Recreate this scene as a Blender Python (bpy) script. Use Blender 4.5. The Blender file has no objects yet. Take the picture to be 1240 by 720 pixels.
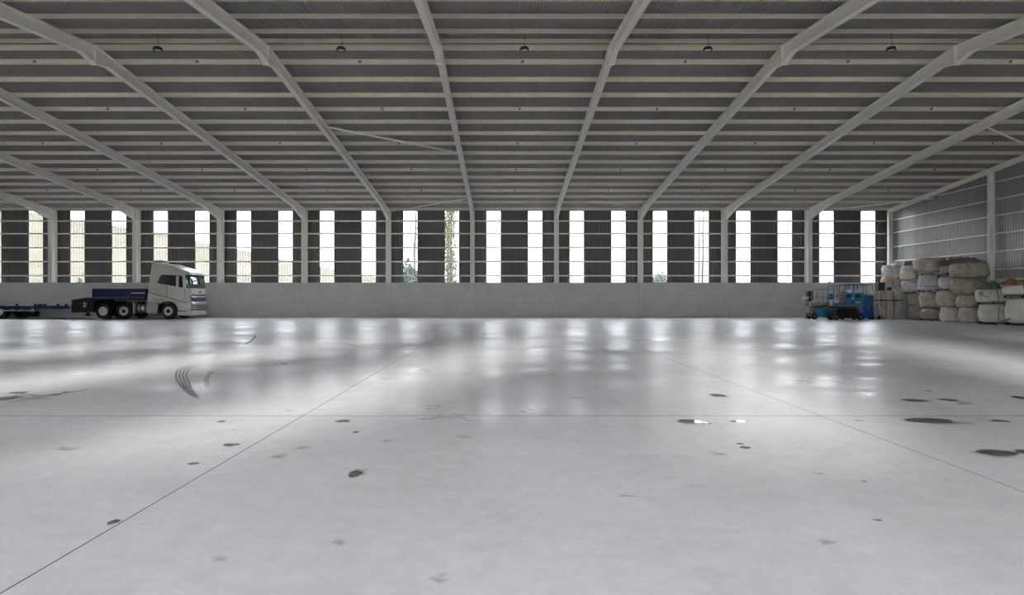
import bpy, bmesh, math, random
from mathutils import Vector, Matrix, Euler, noise

random.seed(11)
S = bpy.context.scene
COL = S.collection
PI = math.pi
W_PX, H_PX, F_PX = 1240.0, 720.0, 827.0
CAM_H = 1.42
VPX = 610.6                      # where the lines running away from the camera meet

# ------------------------------------------------------------------ camera
cam_d = bpy.data.cameras.new('camera')
cam = bpy.data.objects.new('camera', cam_d)
COL.objects.link(cam)
cam.location = (0, 0, CAM_H)
cam.rotation_euler = (PI / 2, 0, 0)
cam_d.sensor_fit = 'HORIZONTAL'
cam_d.sensor_width = 36.0
cam_d.lens = 36.0 * F_PX / W_PX
cam_d.shift_x = (W_PX / 2 - VPX) / W_PX
cam_d.clip_end = 2000
S.camera = cam

# ------------------------------------------------------------------ light
SKY = 16.0
world = bpy.data.worlds.new('overcast_sky')
S.world = world
world.use_nodes = True
wn = world.node_tree
bg = wn.nodes['Background']
bg.inputs['Color'].default_value = (0.885, 0.925, 1.0, 1)
# standard overcast sky: luminance (1 + 2 sin(elevation)) / 3 of the zenith, even all round
_tc = wn.nodes.new('ShaderNodeTexCoord'); _sx = wn.nodes.new('ShaderNodeSeparateXYZ')
_mr = wn.nodes.new('ShaderNodeMapRange')
_mr.inputs['From Min'].default_value = 0.0; _mr.inputs['From Max'].default_value = 1.0
_mr.inputs['To Min'].default_value = SKY / 3; _mr.inputs['To Max'].default_value = SKY
wn.links.new(_tc.outputs['Generated'], _sx.inputs[0]); wn.links.new(_sx.outputs['Z'], _mr.inputs['Value'])
wn.links.new(_mr.outputs['Result'], bg.inputs['Strength'])
sun_d = bpy.data.lights.new('sun', 'SUN')
sun = bpy.data.objects.new('sun', sun_d)
COL.objects.link(sun)
sun_d.energy = 15.0
sun_d.angle = math.radians(9)
sun_d.color = (1.0, 0.965, 0.92)
sun.rotation_euler = Vector((0.25, 1.0, -0.30)).to_track_quat('-Z', 'Y').to_euler()

vs = S.view_settings
vs.view_transform = 'Standard'
vs.look = 'None'
vs.exposure = 0.62
vs.gamma = 1.0
vs.use_curve_mapping = False
try:
    S.cycles.use_denoising = True
    S.cycles.max_bounces = 10
    S.cycles.diffuse_bounces = 6
    S.cycles.transparent_max_bounces = 16
    S.cycles.sample_clamp_indirect = 8
except Exception:
    pass

# ------------------------------------------------------------------ helpers
def pz(y, Z):
    return CAM_H + (H_PX / 2 - y) * Z / F_PX

def px(x, Z):
    return (x - VPX) * Z / F_PX

class MB:
    """collects faces and links them as one mesh object"""
    def __init__(self):
        self.v = []; self.f = []; self.sm = []
    def add(self, vs, fs, smooth=False):
        o = len(self.v)
        self.v += [tuple(p) for p in vs]
        for f in fs:
            self.f.append([i + o for i in f]); self.sm.append(smooth)
        return self
    def box(self, a, b, M=None):
        x0, y0, z0 = a; x1, y1, z1 = b
        p = [Vector(q) for q in ((x0,y0,z0),(x1,y0,z0),(x1,y1,z0),(x0,y1,z0),(x0,y0,z1),(x1,y0,z1),(x1,y1,z1),(x0,y1,z1))]
        if M is not None: p = [M @ q for q in p]
        return self.add(p, [(0,3,2,1),(4,5,6,7),(0,1,5,4),(1,2,6,5),(2,3,7,6),(3,0,4,7)])
    def cbox(self, c, s, M=None):
        return self.box([c[i] - s[i] / 2 for i in range(3)], [c[i] + s[i] / 2 for i in range(3)], M)
    def prism(self, poly, axis, t0, t1):
        """poly: 2-D outline, extruded along axis ('x','y','z') from t0 to t1"""
        def P(q, t):
            if axis == 'x': return (t, q[0], q[1])
            if axis == 'y': return (q[0], t, q[1])
            return (q[0], q[1], t)
        n = len(poly)
        pts = [P(q, t0) for q in poly] + [P(q, t1) for q in poly]
        fs = [tuple(range(n))[::-1], tuple(range(n, 2 * n))]
        fs += [(i, (i + 1) % n, n + (i + 1) % n, n + i) for i in range(n)]
        return self.add(pts, fs)
    def tube(self, pts, r, n=8, cap=True):
        pts = [Vector(p) for p in pts]
        rs = r if isinstance(r, (list, tuple)) else [r] * len(pts)
        vs = []; up = None
        for i, p in enumerate(pts):
            d = (pts[min(i + 1, len(pts) - 1)] - pts[max(i - 1, 0)]).normalized()
            if up is None:
                up = Vector((0, 0, 1)) if abs(d.z) < 0.9 else Vector((1, 0, 0))
            s = d.cross(up).normalized(); up = s.cross(d).normalized()
            for k in range(n):
                a = 2 * PI * k / n
                vs.append(p + (s * math.cos(a) + up * math.sin(a)) * rs[i])
        fs = []
        for i in range(len(pts) - 1):
            for k in range(n):
                fs.append((i*n+k, i*n+(k+1)%n, (i+1)*n+(k+1)%n, (i+1)*n+k))
        self.add(vs, fs, True)
        if cap:
            o = len(self.v) - len(vs)
            self.f.append([o + k for k in range(n)][::-1]); self.sm.append(False)
            o2 = o + (len(pts) - 1) * n
            self.f.append([o2 + k for k in range(n)]); self.sm.append(False)
        return self
    def lathe(self, prof, c=(0, 0, 0), axis='z', n=20, smooth=True, cap=True):
        """prof: [(radius, height)...] turned about axis through c"""
        vs = []; fs = []
        for (r, h) in prof:
            for k in range(n):
                a = 2 * PI * k / n
                u, w = r * math.cos(a), r * math.sin(a)
                if axis == 'z': q = (c[0] + u, c[1] + w, c[2] + h)
                elif axis == 'y': q = (c[0] + u, c[1] + h, c[2] + w)
                else: q = (c[0] + h, c[1] + u, c[2] + w)
                vs.append(q)
        m = len(prof)
        for i in range(m - 1):
            for k in range(n):
                fs.append((i*n+k, i*n+(k+1)%n, (i+1)*n+(k+1)%n, (i+1)*n+k))
        self.add(vs, fs, smooth)
        if not cap: return self
        o = len(self.v) - len(vs)
        self.f.append([o + k for k in range(n)]); self.sm.append(False)
        self.f.append([o + (m-1)*n + k for k in range(n)]); self.sm.append(False)
        return self
    def loft(self, rings, smooth=True, cap=True):
        n = len(rings[0]); vs = [p for r in rings for p in r]; fs = []
        for i in range(len(rings) - 1):
            for k in range(n):
                fs.append((i*n+k, i*n+(k+1)%n, (i+1)*n+(k+1)%n, (i+1)*n+k))
        self.add(vs, fs, smooth)
        if cap:
            o = len(self.v) - len(vs)
            self.f.append([o + k for k in range(n)][::-1]); self.sm.append(False)
            self.f.append([o + (len(rings)-1)*n + k for k in range(n)]); self.sm.append(False)
        return self
    def mesh(self, name, mat):
        me = bpy.data.meshes.new(name)
        me.from_pydata(self.v, [], self.f)
        me.polygons.foreach_set('use_smooth', self.sm)
        bm = bmesh.new(); bm.from_mesh(me)
        bmesh.ops.recalc_face_normals(bm, faces=bm.faces)
        bm.to_mesh(me); bm.free()
        me.materials.append(mat)
        return me
    def build(self, name, mat, parent=None, loc=None, rz=None):
        return link(name, self.mesh(name, mat), parent, loc, rz)

def link(name, me, parent=None, loc=None, rz=None):
    o = bpy.data.objects.new(name, me)
    COL.objects.link(o)
    if parent is not None: o.parent = parent
    if loc is not None: o.location = loc
    if rz is not None: o.rotation_euler = (0, 0, rz)
    return o

def tag(o, label=None, cat=None, group=None, kind=None):
    if label: o['label'] = label
    if cat: o['category'] = cat
    if group: o['group'] = group
    if kind: o['kind'] = kind
    return o

def thing(name, label, cat, loc=(0, 0, 0), rot=(0, 0, 0), group=None):
    o = bpy.data.objects.new(name, None)
    COL.objects.link(o)
    o.empty_display_size = 0.1
    o.location = loc; o.rotation_euler = rot
    return tag(o, label, cat, group)

def struct(name, me, label):
    return tag(link(name, me), label, kind='structure')

def copy_tree(o, parent=None):
    c = o.copy(); COL.objects.link(c); c.parent = parent
    for ch in o.children:
        copy_tree(ch, c)
    return c

# ------------------------------------------------------------------ materials
MATS = {}
def nodes_of(m):
    m.use_nodes = True
    return m.node_tree, m.node_tree.nodes['Principled BSDF']

def mat(name, col, rough=0.6, metal=0.0, vary=0.12, scale=3.0, bump=0.0, bscale=40.0, spec=0.5, stretch=(1, 1, 1), detail=6, coords='Object'):
    """procedural: base colour broken up by noise, optional fine relief"""
    if name in MATS: return MATS[name]
    m = bpy.data.materials.new(name); nt, b = nodes_of(m)
    N = nt.nodes; L = nt.links
    tc = N.new('ShaderNodeTexCoord'); mp = N.new('ShaderNodeMapping')
    mp.inputs['Scale'].default_value = stretch
    L.new(tc.outputs[coords], mp.inputs['Vector'])
    nz = N.new('ShaderNodeTexNoise'); nz.inputs['Scale'].default_value = scale
    nz.inputs['Detail'].default_value = detail; nz.inputs['Roughness'].default_value = 0.62
    L.new(mp.outputs['Vector'], nz.inputs['Vector'])
    cr = N.new('ShaderNodeValToRGB')
    lo = [max(0, c * (1 - vary)) for c in col]; hi = [min(1, c * (1 + vary)) for c in col]
    cr.color_ramp.elements[0].position = 0.3; cr.color_ramp.elements[0].color = (*lo, 1)
    cr.color_ramp.elements[1].position = 0.7; cr.color_ramp.elements[1].color = (*hi, 1)
    L.new(nz.outputs['Fac'], cr.inputs['Fac'])
    L.new(cr.outputs['Color'], b.inputs['Base Color'])
    b.inputs['Roughness'].default_value = rough
    b.inputs['Metallic'].default_value = metal
    b.inputs['Specular IOR Level'].default_value = spec
    if bump:
        n2 = N.new('ShaderNodeTexNoise'); n2.inputs['Scale'].default_value = bscale; n2.inputs['Detail'].default_value = 4
        L.new(mp.outputs['Vector'], n2.inputs['Vector'])
        bp = N.new('ShaderNodeBump'); bp.inputs['Strength'].default_value = bump; bp.inputs['Distance'].default_value = 0.02
        L.new(n2.outputs['Fac'], bp.inputs['Height']); L.new(bp.outputs['Normal'], b.inputs['Normal'])
    MATS[name] = m
    return m

M_STEEL  = mat('painted_frame_steel', (0.78, 0.755, 0.71), 0.45, vary=0.05, scale=1.5)
M_PURLIN = mat('galvanised_purlin', (0.62, 0.585, 0.515), 0.32, metal=0.15, vary=0.08, scale=2.0)
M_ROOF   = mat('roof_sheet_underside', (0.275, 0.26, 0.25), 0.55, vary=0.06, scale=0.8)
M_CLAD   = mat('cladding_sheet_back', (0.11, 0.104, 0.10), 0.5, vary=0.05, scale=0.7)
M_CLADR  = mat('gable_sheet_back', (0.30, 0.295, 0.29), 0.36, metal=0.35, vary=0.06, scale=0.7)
M_GIRT   = mat('galvanised_girt', (0.72, 0.71, 0.69), 0.36, metal=0.15, vary=0.05)
M_CONC   = mat('precast_concrete', (0.57, 0.575, 0.57), 0.8, vary=0.09, scale=1.3, bump=0.12, bscale=30, stretch=(0.5, 1, 1.6), coords='Object')
M_PILAS  = mat('pilaster_concrete', (0.60, 0.59, 0.56), 0.8, vary=0.08, scale=1.3, bump=0.1, bscale=30)
M_BLACK  = mat('black_metal', (0.012, 0.012, 0.012), 0.45, vary=0.2)
M_DARK   = mat('dark_grime', (0.05, 0.047, 0.043), 0.7, vary=0.3)
M_JOINT  = mat('joint_filler', (0.12, 0.115, 0.11), 0.9)

def floor_material():
    m = bpy.data.materials.new('polished_concrete_floor'); nt, b = nodes_of(m)
    N = nt.nodes; L = nt.links
    geo = N.new('ShaderNodeNewGeometry')
    def noise_tex(scale, detail, stretch=(1, 1, 1), rough=0.6, dist=0.0, rz=0.0):
        mp = N.new('ShaderNodeMapping'); mp.inputs['Scale'].default_value = stretch
        mp.inputs['Rotation'].default_value = (0, 0, rz)
        L.new(geo.outputs['Position'], mp.inputs['Vector'])
        n = N.new('ShaderNodeTexNoise'); n.inputs['Scale'].default_value = scale
        n.inputs['Detail'].default_value = detail; n.inputs['Roughness'].default_value = rough
        n.inputs['Distortion'].default_value = dist
        L.new(mp.outputs['Vector'], n.inputs['Vector'])
        return n.outputs['Fac']
    def ramp(fac, stops):
        r = N.new('ShaderNodeValToRGB'); e = r.color_ramp.elements
        e[0].position, e[0].color = stops[0][0], (*stops[0][1], 1)
        e[1].position, e[1].color = stops[1][0], (*stops[1][1], 1)
        for p, c in stops[2:]:
            k = e.new(p); k.color = (*c, 1)
        L.new(fac, r.inputs['Fac'])
        return r.outputs['Color']
    def mix(kind, fac, a, c):
        x = N.new('ShaderNodeMix'); x.data_type = 'RGBA'; x.blend_type = kind
        if isinstance(fac, float): x.inputs['Factor'].default_value = fac
        else: L.new(fac, x.inputs['Factor'])
        L.new(a, x.inputs[6]); L.new(c, x.inputs[7])
        return x.outputs[2]
    base = ramp(noise_tex(0.22, 7, dist=0.4), [(0.3, (0.665, 0.655, 0.69)), (0.7, (0.76, 0.75, 0.785))])
    streak = ramp(noise_tex(0.55, 6, (1.0, 0.35, 1), 0.65, 0.6), [(0.35, (0.89, 0.885, 0.87)), (0.64, (1.0, 1.0, 1.0))])
    c = mix('MULTIPLY', 1.0, base, streak)
    fine = ramp(noise_tex(5.0, 9, rough=0.75), [(0.30, (0.85, 0.85, 0.85)), (0.62, (1, 1, 1))])
    c = mix('MULTIPLY', 1.0, c, fine)
    blot = ramp(noise_tex(1.3, 5, rough=0.7, dist=1.2), [(0.24, (0.86, 0.855, 0.84)), (0.42, (1, 1, 1))])
    c = mix('MULTIPLY', 1.0, c, blot)
    L.new(c, b.inputs['Base Color'])
    r = ramp(noise_tex(0.5, 6, (0.6, 1.3, 1), 0.7, 0.5), [(0.24, (0.20,) * 3), (0.70, (0.52,) * 3)])
    L.new(r, b.inputs['Roughness'])
    b.inputs['Specular IOR Level'].default_value = 0.28
    bp = N.new('ShaderNodeBump'); bp.inputs['Strength'].default_value = 0.05; bp.inputs['Distance'].default_value = 0.02
    L.new(noise_tex(3.0, 5, rough=0.6), bp.inputs['Height'])
    L.new(bp.outputs['Normal'], b.inputs['Normal'])
    return m
M_FLOOR = floor_material()

def pane_material(name, trans=(0.97, 0.98, 0.97), haze=0.008):
    m = bpy.data.materials.new(name); nt, b = nodes_of(m)
    N = nt.nodes; L = nt.links
    N.remove(b)
    out = N['Material Output']
    tr = N.new('ShaderNodeBsdfTransparent'); tr.inputs['Color'].default_value = (*trans, 1)
    tl = N.new('ShaderNodeBsdfTranslucent'); tl.inputs['Color'].default_value = (0.95, 0.95, 0.92, 1)
    gl = N.new('ShaderNodeBsdfGlossy'); gl.inputs['Roughness'].default_value = 0.15
    m1 = N.new('ShaderNodeMixShader')
    tc = N.new('ShaderNodeTexCoord'); nz = N.new('ShaderNodeTexNoise'); nz.inputs['Scale'].default_value = 2.5
    L.new(tc.outputs['Object'], nz.inputs['Vector'])
    mr = N.new('ShaderNodeMapRange'); mr.inputs['To Min'].default_value = haze * 0.6; mr.inputs['To Max'].default_value = haze * 1.4
    L.new(nz.outputs['Fac'], mr.inputs['Value']); L.new(mr.outputs['Result'], m1.inputs['Fac'])
    L.new(tr.outputs[0], m1.inputs[1]); L.new(tl.outputs[0], m1.inputs[2])
    m2 = N.new('ShaderNodeMixShader'); m2.inputs['Fac'].default_value = 0.05
    L.new(m1.outputs[0], m2.inputs[1]); L.new(gl.outputs[0], m2.inputs[2])
    L.new(m2.outputs[0], out.inputs['Surface'])
    return m
M_PANE = pane_material('clear_ribbed_polycarbonate')
M_PANE_F = pane_material('frosted_ribbed_polycarbonate', haze=0.30)

# ------------------------------------------------------------------ building layout
BAY = 6.0
FX = [-2.27 + BAY * k for k in range(-8, 5)]          # inner portal frames, x
X_LEFT, X_RIGHT = -56.4, 27.75                          # gable sheets
Y_FACE, Y_RIDGE = 48.5, 23.75                           # inner face of the concrete wall; ridge
Y_FRONT = 2 * Y_RIDGE - Y_FACE                          # -1.0
SL = 0.098
CONC_H = 2.48
COLD = 0.6                                              # column depth
Y_CLAD = Y_FACE + COLD + 0.14
def roof_z(Y):                                          # top of the rafters = foot of the purlins
    return 12.5 - SL * Y if Y >= Y_RIDGE else 12.5 - SL * (2 * Y_RIDGE - Y)

# ---- floor: slabs with recessed joints over a dark base
fb = MB().box((-57, Y_FRONT - 0.7, -0.35), (28.2, 49.6, -0.001))
floor = struct('floor', fb.mesh('floor', M_JOINT), 'pale power-floated concrete floor with saw-cut joints and wet patches')
JX = [-57, -26.27, -2.42, 3.80, 28.2]
JY = [Y_FRONT - 0.7, 8.21, 49.6]
for i in range(len(JX) - 1):
    for j in range(len(JY) - 1):
        g, gy = 0.006, 0.016
        b = MB().box((JX[i] + g, JY[j] + gy, -0.001), (JX[i+1] - g, JY[j+1] - gy, 0.0))
        b.build('slab', M_FLOOR, floor)

# ---- cladding profile (trapezoidal, 0.2 m pitch)
def rib_profile(w, pitch=0.2, depth=0.04, flat=0.55):
    """points (u, v) over width w; v towards the outside"""
    pts = []; n = int(round(w / pitch))
    a = pitch * flat; s = pitch * 0.1; t = pitch - a - 2 * s
    for k in range(n):
        u = k * pitch
        pts += [(u, 0), (u + a, 0), (u + a + s, depth), (u + a + s + t, depth)]
    pts.append((w, 0))
    return pts

def sheet_mesh(name, w, z0, z1, m, pitch=0.2, depth=0.04, thick=0.004, ztop=None):
    """sheet in the xz plane, ribs vertical; ztop(u) gives a sloping top"""
    p = rib_profile(w, pitch, depth); n = len(p); vs = []; fs = []
    zt = ztop or (lambda u: z1)
    for (u, v) in p: vs += [(u, v, z0), (u, v, zt(u))]
    for (u, v) in p: vs += [(u, v + thick, z0), (u, v + thick, zt(u))]
    for i in range(n - 1):
        a = 2 * i
        fs.append((a, a + 2, a + 3, a + 1))
        c = 2 * n + a
        fs.append((c, c + 1, c + 3, c + 2))
        fs.append((a, c, c + 2, a + 2)); fs.append((a + 1, a + 3, c + 3, c + 1))
    fs.append((0, 1, 2 * n + 1, 2 * n)); e = 2 * (n - 1)
    fs.append((e, 2 * n + e, 2 * n + e + 1, e + 1))
    return MB().add(vs, fs).mesh(name, m)

Z_EAVE = 7.70
Z_SILL = CONC_H - 0.12
def eave_wall(side, name, label):
    """long wall: side=+1 back, -1 front"""
    back = side > 0
    Y0 = Y_FACE if back else Y_FRONT
    yc = Y_CLAD if back else Y_FRONT - COLD - 0.14
    wall = struct(name, MB().box((X_LEFT, min(yc, yc + side * 0.05) + side * 0.055, Z_EAVE - 0.06), (X_RIGHT, max(yc, yc + side * 0.05) + side * 0.055, Z_EAVE + 0.3)).mesh(name, M_GIRT), label)
    return wall, Y0, yc

wall_back, _, yc = eave_wall(1, 'wall_back', 'long rear wall of concrete panels below and dark ribbed sheets above')
edges = [X_LEFT + 0.1] + FX + [27.45]
pan_me = MB().box((0, 0, 0), (BAY - 0.34, 0.72, CONC_H)).mesh('concrete_panel', M_CONC)
end_me = MB().box((0, 0, 0), (27.76 - FX[-1] - 0.17, 0.72, CONC_H)).mesh('concrete_panel', M_CONC)
pil_me = MB().box((-0.16, 0, 0), (0.16, 0.72, CONC_H)).mesh('pilaster', M_PILAS)
girt_me = {}
for i in range(len(edges) - 1):
    x0 = edges[i]
    if i == len(edges) - 2:
        link('concrete_panel', end_me, wall_back, (x0 + 0.17, Y_FACE, 0))
    else:
        link('concrete_panel', pan_me, wall_back, (x0 + 0.17, Y_FACE + 0.006, 0))
    if 0 < i:
        link('pilaster', pil_me, wall_back, (x0, Y_FACE, 0))
GIRT_Z = (2.99, 4.0, 5.0, 6.01, 6.92)
for i in range(len(edges) - 1):
    L_ = round(edges[i+1] - edges[i], 3)
    if L_ not in girt_me:
        prof = [(0, 0), (0, 0.09), (0.13, 0.09), (0.13, 0.075), (0.012, 0.075), (0.012, 0.015), (0.13, 0.015), (0.13, 0.0)]   # C rail
        girt_me[L_] = MB().prism(prof, 'x', 0.012, L_ - 0.012).mesh('girt', M_GIRT)
    for z in GIRT_Z:
        link('girt', girt_me[L_], wall_back, (edges[i], yc - 0.135, z - 0.045))
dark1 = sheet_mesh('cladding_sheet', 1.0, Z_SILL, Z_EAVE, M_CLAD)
pane1 = sheet_mesh('window', 1.0, Z_SILL, Z_EAVE, M_PANE, thick=0.003)
nwin = 0
for i in range(-9, 5):
    x0 = -2.27 + BAY * i
    for k in range(6):
        if i == 4 and k == 5:
            link('cladding_sheet', sheet_mesh('cladding_sheet', 1.0, Z_SILL, Z_EAVE, M_CLAD), wall_back, (x0 + k, yc, 0)); continue
        if k in (1, 4):
            nwin += 1
            w = link('window_%d' % nwin, pane1, None, (x0 + k, yc, 0))
            side = 'first' if k == 1 else 'second'
            tag(w, None, kind='structure')
            w['bay'] = i
        else:
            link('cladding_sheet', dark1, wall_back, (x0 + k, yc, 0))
ORD = ['first', 'second', 'third', 'fourth', 'fifth', 'sixth', 'seventh', 'eighth', 'ninth', 'tenth', 'eleventh', 'twelfth', 'thirteenth', 'fourteenth', 'fifteenth', 'sixteenth', 'seventeenth', 'eighteenth', 'nineteenth', 'twentieth', 'twenty-first', 'twenty-second', 'twenty-third', 'twenty-fourth', 'twenty-fifth', 'twenty-sixth', 'twenty-seventh', 'twenty-eighth']
for n in range(1, nwin + 1):
    bpy.data.objects['window_%d' % n]['label'] = 'tall clear ribbed window strip in the rear wall, %s from the right corner' % ORD[nwin - n]
    del bpy.data.objects['window_%d' % n]['bay']

# ---- front wall behind the camera: concrete, sheets and added frosted strips shaping floor light
OPEN_H = 2.4
fpan_me = MB().box((0, 0, 0), (BAY - 0.34, 0.6, OPEN_H)).mesh('concrete_panel', M_CONC)
ycf = Y_FRONT - COLD - 0.14
wall_front = struct('wall_front', MB().box((X_LEFT, ycf - 0.02, OPEN_H), (X_RIGHT, ycf + 0.12, OPEN_H + 0.1)).mesh('wall_front', M_GIRT), 'near long wall of concrete and ribbed sheets, outside the picture')
fd = sheet_mesh('cladding_sheet', 1.0, OPEN_H + 0.1, Z_EAVE + 0.2, M_CLAD)
fp = sheet_mesh('added_bay_light', 2.0, OPEN_H + 0.1, Z_EAVE + 0.2, M_PANE_F, thick=0.003)
for i in range(-9, 5):
    x0 = -2.27 + BAY * i
    for k in (0, 1, 4, 5):
        link('cladding_sheet', fd, wall_front, (x0 + k + 0.0, ycf, 0))
    link('added_bay_light', fp, wall_front, (x0 + 2, ycf, 0))
    link('concrete_panel', fpan_me, wall_front, (x0 + 0.17, Y_FRONT - 0.74, 0))

# ---- gable walls
def gable(name, X, side, label):
    """side=+1: right wall, sheets outward +x"""
    w = struct(name, MB().box((X - 0.02, Y_FRONT - 0.6, CONC_H - 0.1), (X + 0.02, Y_CLAD, CONC_H - 0.02)).mesh(name, M_GIRT), label)
    y = Y_FRONT - 0.74
    while y < Y_CLAD - 0.01:
        wdt = min(1.0, Y_CLAD - y)
        n = max(1, int(round(wdt / 0.2))) * 0.2
        zt = lambda u, y=y: roof_z(y + u) + 0.20
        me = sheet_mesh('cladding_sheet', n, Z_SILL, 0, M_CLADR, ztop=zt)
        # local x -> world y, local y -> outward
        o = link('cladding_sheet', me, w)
        o.matrix_local = Matrix(((0, side, 0, X), (1, 0, 0, y), (0, 0, 1, 0), (0, 0, 0, 1)))
        y += 1.0
    for k in range(5):
        c = MB().box((0, 0, 0), (0.2, 10.0, CONC_H))
        c.build('concrete_panel', M_CONC, w, (X - side * 0.12 - 0.1 , Y_FRONT - 0.5 + k * 10.02, 0))
    return w
wall_right = gable('wall_right', X_RIGHT, 1, 'right end wall of ribbed grey sheets with pale horizontal rails')
wall_left = gable('wall_left', X_LEFT, -1, 'left end wall of ribbed grey sheets, outside the picture')
# rails and posts of the right end wall
GP = [Y_FACE + 0.1 - 10.1 * k for k in range(6)]         # gable posts
for z in GIRT_Z + (7.9, 8.9):
    for k in range(5):
        y1, y0 = GP[k] - 0.12, GP[k + 1] + 0.12
        # stop where the roof comes down
        if roof_z((y1 + y0) / 2) < z + 0.15: continue
        if roof_z(y1) - 0.35 < z:
            y1 = (12.5 - 0.35 - z) / SL
        if roof_z(y0) - 0.35 < z:
            y0 = 2 * Y_RIDGE - (12.5 - 0.35 - z) / SL
        if y1 - y0 < 1: continue
        prof = [(0, 0), (0, 0.075), (0.13, 0.075), (0.13, 0.06), (0.012, 0.06), (0.012, 0.0)]
        prof = [(X_RIGHT - 0.14 + a, b) for a, b in prof]
        MB().prism(prof, 'y', y0, y1).build('girt', M_GIRT, wall_right, (0, 0, z - 0.037))

# ---- I sections
def ibeam_along_y(mb, X, st, bf=0.2, tf=0.016, tw=0.012):
    """st: [(y, ztop, zbot)...] consecutive stations"""
    for (y0, t0, b0), (y1, t1, b1) in zip(st[:-1], st[1:]):
        def slab(xa, xb, za0, zb0, za1, zb1):
            p = [(xa, y0, za0), (xb, y0, za0), (xb, y1, za1), (xa, y1, za1), (xa, y0, zb0), (xb, y0, zb0), (xb, y1, zb1), (xa, y1, zb1)]
            mb.add(p, [(0,3,2,1),(4,5,6,7),(0,1,5,4),(1,2,6,5),(2,3,7,6),(3,0,4,7)])
        slab(X - bf/2, X + bf/2, t0 - tf, t0, t1 - tf, t1)
        slab(X - bf/2, X + bf/2, b0, b0 + tf, b1, b1 + tf)
        slab(X - tw/2, X + tw/2, b0, t0, b1, t1)
    return mb

def column(mb, Y0, sgn, z0, z1, bf=0.3, d=COLD, tf=0.025, tw=0.016):
    a, b = Y0, Y0 + sgn * d
    lo, hi = min(a, b), max(a, b)
    mb.box((-bf/2, lo, z0), (bf/2, lo + tf, z1)); mb.box((-bf/2, hi - tf, z0), (bf/2, hi, z1))
    mb.box((-tw/2, lo, z0), (tw/2, hi, z1))
    return mb

RD = 0.42
def frame_parts(root):
    for sgn, Y0 in ((1, Y_FACE), (-1, Y_FRONT)):
        zt = roof_z(Y0) - 0.02
        zb = CONC_H if sgn > 0 else 0.0
        c = column(MB(), Y0, sgn, zb, zt - 0.05)
        # stiffeners and end plate at the knee
        c.box((-0.15, min(Y0, Y0 + sgn*COLD), zt - 0.80), (0.15, max(Y0, Y0 + sgn*COLD), zt - 0.78))
        c.build('column', M_STEEL, root)
        ys = [Y0, Y0 - sgn * 2.6, Y_RIDGE + sgn * 0.8, Y_RIDGE + sgn * 0.03]
        st = [(ys[0], roof_z(ys[0]), roof_z(ys[0]) - 0.80), (ys[1], roof_z(ys[1]), roof_z(ys[1]) - RD),
              (ys[2], roof_z(ys[2]), roof_z(ys[2]) - RD), (ys[3], roof_z(ys[3]), roof_z(ys[3]) - 0.63)]
        ibeam_along_y(MB(), 0, st).build('rafter', M_STEEL, root)
    MB().box((-0.11, Y_RIDGE - 0.03, roof_z(Y_RIDGE) - 0.68), (0.11, Y_RIDGE + 0.03, roof_z(Y_RIDGE) - 0.005)).build('ridge_plate', M_STEEL, root)

f0 = thing('portal_frame', '', 'steel frame', (FX[0], 0, 0), group='steel portal frames across the hall')
frame_parts(f0)
mid = 0.73
for i, x in enumerate(FX):
    o = f0 if i == 0 else copy_tree(f0)
    o.location = (x, 0, 0)
    n = sum(1 for q in FX if (q < mid) == (x < mid) and abs(q - mid) < abs(x - mid))
    o['label'] = 'pale steel portal frame, %s to the %s of the hall middle' % (ORD[n], 'left' if x < mid else 'right')

# gable frame on the right: slim edge rafter with posts
gf = thing('gable_frame', 'slim pale steel end frame with posts along the right gable wall', 'steel frame', (27.46, 0, 0))
for sgn, Y0 in ((1, Y_FACE + 0.45), (-1, Y_FRONT - 0.45)):
    st = [(Y0, roof_z(Y0), roof_z(Y0) - 0.3), (Y_RIDGE + sgn * 0.001, roof_z(Y_RIDGE), roof_z(Y_RIDGE) - 0.3)]
    ibeam_along_y(MB(), 0, st, bf=0.15).build('rafter', M_STEEL, gf)
for k, y in enumerate(GP):
    zb = CONC_H if k in (0, 5) else 0.0
    p = MB(); zt = roof_z(y) - 0.3
    p.box((-0.15, y - 0.11, zb), (-0.13, y + 0.11, zt)); p.box((0.11, y - 0.11, zb), (0.13, y + 0.11, zt)); p.box((-0.15, y - 0.008, zb), (0.13, y + 0.008, zt))
    p.build('post', M_STEEL, gf)
    if k in (0,):
        MB().box((-0.18, y - 0.11, 0), (0.14, y + 0.3, CONC_H)).build('pilaster', M_PILAS, gf)

# ---- roof: ribbed sheets and purlins
def roof_mesh(sgn):
    pitch, depth = 0.1, 0.03
    n = int((X_RIGHT + 0.2 - X_LEFT) / pitch)
    ye = Y_RIDGE + sgn * (Y_CLAD + 0.25 - Y_RIDGE)
    vs = []; fs = []
    for k in range(n + 1):
        for (u, v) in ((0, 0), (0.05, 0), (0.06, depth), (0.09, depth)):
            x = X_LEFT - 0.1 + k * pitch + u
            vs += [(x, Y_RIDGE, roof_z(Y_RIDGE) + 0.165 + v), (x, ye, roof_z(ye) + 0.165 + v)]
    m = len(vs) // 2
    for i in range(m - 1):
        fs.append((2*i, 2*i+2, 2*i+3, 2*i+1))
    o = len(vs)
    vs += [(X_LEFT - 0.1, Y_RIDGE, roof_z(Y_RIDGE) + 0.24), (X_LEFT - 0.1, ye, roof_z(ye) + 0.24), (X_RIGHT + 0.2, Y_RIDGE, roof_z(Y_RIDGE) + 0.24), (X_RIGHT + 0.2, ye, roof_z(ye) + 0.24)]
    fs.append((o, o + 2, o + 3, o + 1))
    return MB().add(vs, fs).mesh('ceiling', M_ROOF)
ceil_b = struct('ceiling', roof_mesh(1), 'rear roof slope of dark ribbed sheets carried on pale purlins')
ceil_f = struct('ceiling', roof_mesh(-1), 'near roof slope of dark ribbed sheets carried on pale purlins')

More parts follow.
